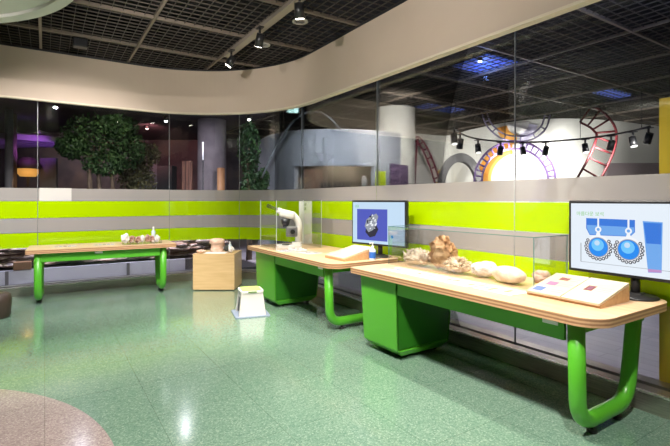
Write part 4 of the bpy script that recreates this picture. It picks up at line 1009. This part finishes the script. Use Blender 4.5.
# from the room
spot((1.2, 2.0, 3.5), (2.9, 2.2, .6), 70, 75, .6, .04, NEUT)
spot((1.0, 4.2, 3.5), (2.9, 5.2, .6), 200, 75, .6, .04, NEUT)
spot((.2, 4.6, 3.5), (.3, 8.0, .9), 500, 75, .7, .04, NEUT)
spot((-1.8, 6.2, 3.05), (-1.2, 8.1, .9), 140, 90, .7, .05, NEUT)
spot((1.3, 2.6, 3.55), (1.5, 2.9, 0), 560, 110, .8, .06, (1, .92, .80))
spot((1.1, .3, 3.55), (1.3, 1.2, 0), 430, 120, .8, .06, NEUT)
spot((1.7, 5.0, 3.5), (1.7, 5.9, 0), 330, 75, .9, .04, WARM)
spot((-.6, 4.0, 3.05), (-.2, 5.6, 0), 150, 90, .9, .04, (.9, .97, 1))
# added spots without fittings, only there to brighten the fascia
spot((-2.4, 3.2, 3.05), (-.4, 8.0, 3.4), 190, 75, 1, 0, NEUT)
spot((.6, 3.9, 3.05), (2.2, 7.8, 3.4), 130, 80, 1, 0, NEUT)
spot((.2, 2.6, 3.05), (3.4, 4.2, 3.40), 130, 90, 1, 0, NEUT)
spot((.4, .2, 3.05), (3.4, 1.6, 3.40), 110, 90, 1, 0, NEUT)
# hall
for (px, dep, aimpx, e) in ((478, 11.0, 445, 170), (505, 11.5, 513, 280), (560, 11.3, 562, 160), (600, 10.5, 612, 160), (645, 9.2, 680, 150)):
    a = fpx(px, dep, 2.62); b = fpx(aimpx, 13.5, 2.0); spot(a, b, e, 120, .8, .08, (1, .96, .92))
a = fpx(425, 12.2, 3.3); spot(a, fpx(424, 15.3, 2.2), 300, 90, .8, .08, (1, .95, .9))
a = fpx(345, 8.6, 3.5); spot(a, fpx(335, 10.1, 2.45), 300, 65, 1, .05, (.92, .95, 1))
spot(fpx(300, 7.6, 3.5), fpx(300, 10.4, 1.9), 260, 90, .9, .05, (.85, .92, 1))
spot(fpx(345, 10.5, 2.8), fpx(340, 11.2, 1.6), 260, 150, .9, 0, WARM)
spot(fpx(400, 8.4, 3.4), fpx(397, 11, 2.8), 800, 75, .7, .05, NEUT)
spot((4.9, 2.2, 3.6), (4.9, 2.4, 0), 140, 120, .8, .06, (.95, .93, 1.0)); spot((4.9, 4.8, 3.6), (4.9, 4.8, 0), 140, 120, .8, .06, (.95, .93, 1.0))
spot((5.2, 7.4, 3.6), (5.2, 7.4, 0), 150, 120, .8, .06, (.95, .93, 1.0))
# exhibit
spot(fpx(30, 10.6, 2.6), fpx(25, 12.3, 3.1), 26, 110, .9, 0, (.55, .15, 1.0))
spot(fpx(52, 10.8, 2.4), fpx(54, 12, 3.0), 10, 60, .9, 0, (.2, .15, 1.0))
spot(fpx(150, 12.0, 3.3), fpx(145, 15.4, 3.0), 110, 100, .9, .1, (1, .35, .35))
spot(fpx(117, 8.9, 3.35), fpx(105, 10.4, 2.3), 90, 90, .9, .05, (1, .92, .78))
spot(fpx(190, 9.6, 3.35), fpx(205, 11.4, 1.8), 90, 100, .9, .05, (.95, .85, 1))
spot(fpx(70, 13.4, 3.4), fpx(90, 15.4, 2.0), 110, 130, .9, 0, (.9, .8, .75))
spot((.5, 8.42, 2.85), (.3, 8.9, .3), 270, 155, .8, .05, (.85, .85, 1)); spot((2.2, 8.5, 2.85), (2.0, 8.9, .3), 300, 150, .8, .05, (.95, .9, 1)); spot((-1.4, 8.42, 2.85), (-1.4, 8.9, .3), 200, 155, .8, .05, (.8, .85, 1))
point(fpx(28, 10.7, 2.0), 1.5, .0, (1, .5, .15))
point(fpx(485, 7.85, 3.55), 10, .05, (.2, .35, 1.0)); point(fpx(660, 4.6, 3.6), 14, .05, (.45, .55, 1.0))

w = bpy.data.worlds.new('world'); sc.world = w; w.use_nodes = True
w.node_tree.nodes['Background'].inputs[0].default_value = (.5, .48, .5, 1); w.node_tree.nodes['Background'].inputs[1].default_value = .02

# ------------------------------------------------------------------ camera and view
cam = bpy.data.cameras.new('camera'); cam.sensor_width = 36; cam.lens = 447 / 670 * 36; cam.shift_y = -23 / 670; cam.clip_start = .05
co = bpy.data.objects.new('camera', cam); C.objects.link(co); co.location = (0, 0, H); co.rotation_euler = (PI / 2, 0, -YAW); sc.camera = co
sc.view_settings.view_transform = 'Standard'; sc.view_settings.look = 'None'; sc.view_settings.gamma = 1; sc.view_settings.exposure = 0.48; sc.view_settings.use_curve_mapping = False
sc.cycles.transparent_max_bounces = 40; sc.cycles.max_bounces = 8; sc.cycles.use_denoising = True
sc.cycles.sample_clamp_indirect = 6.0
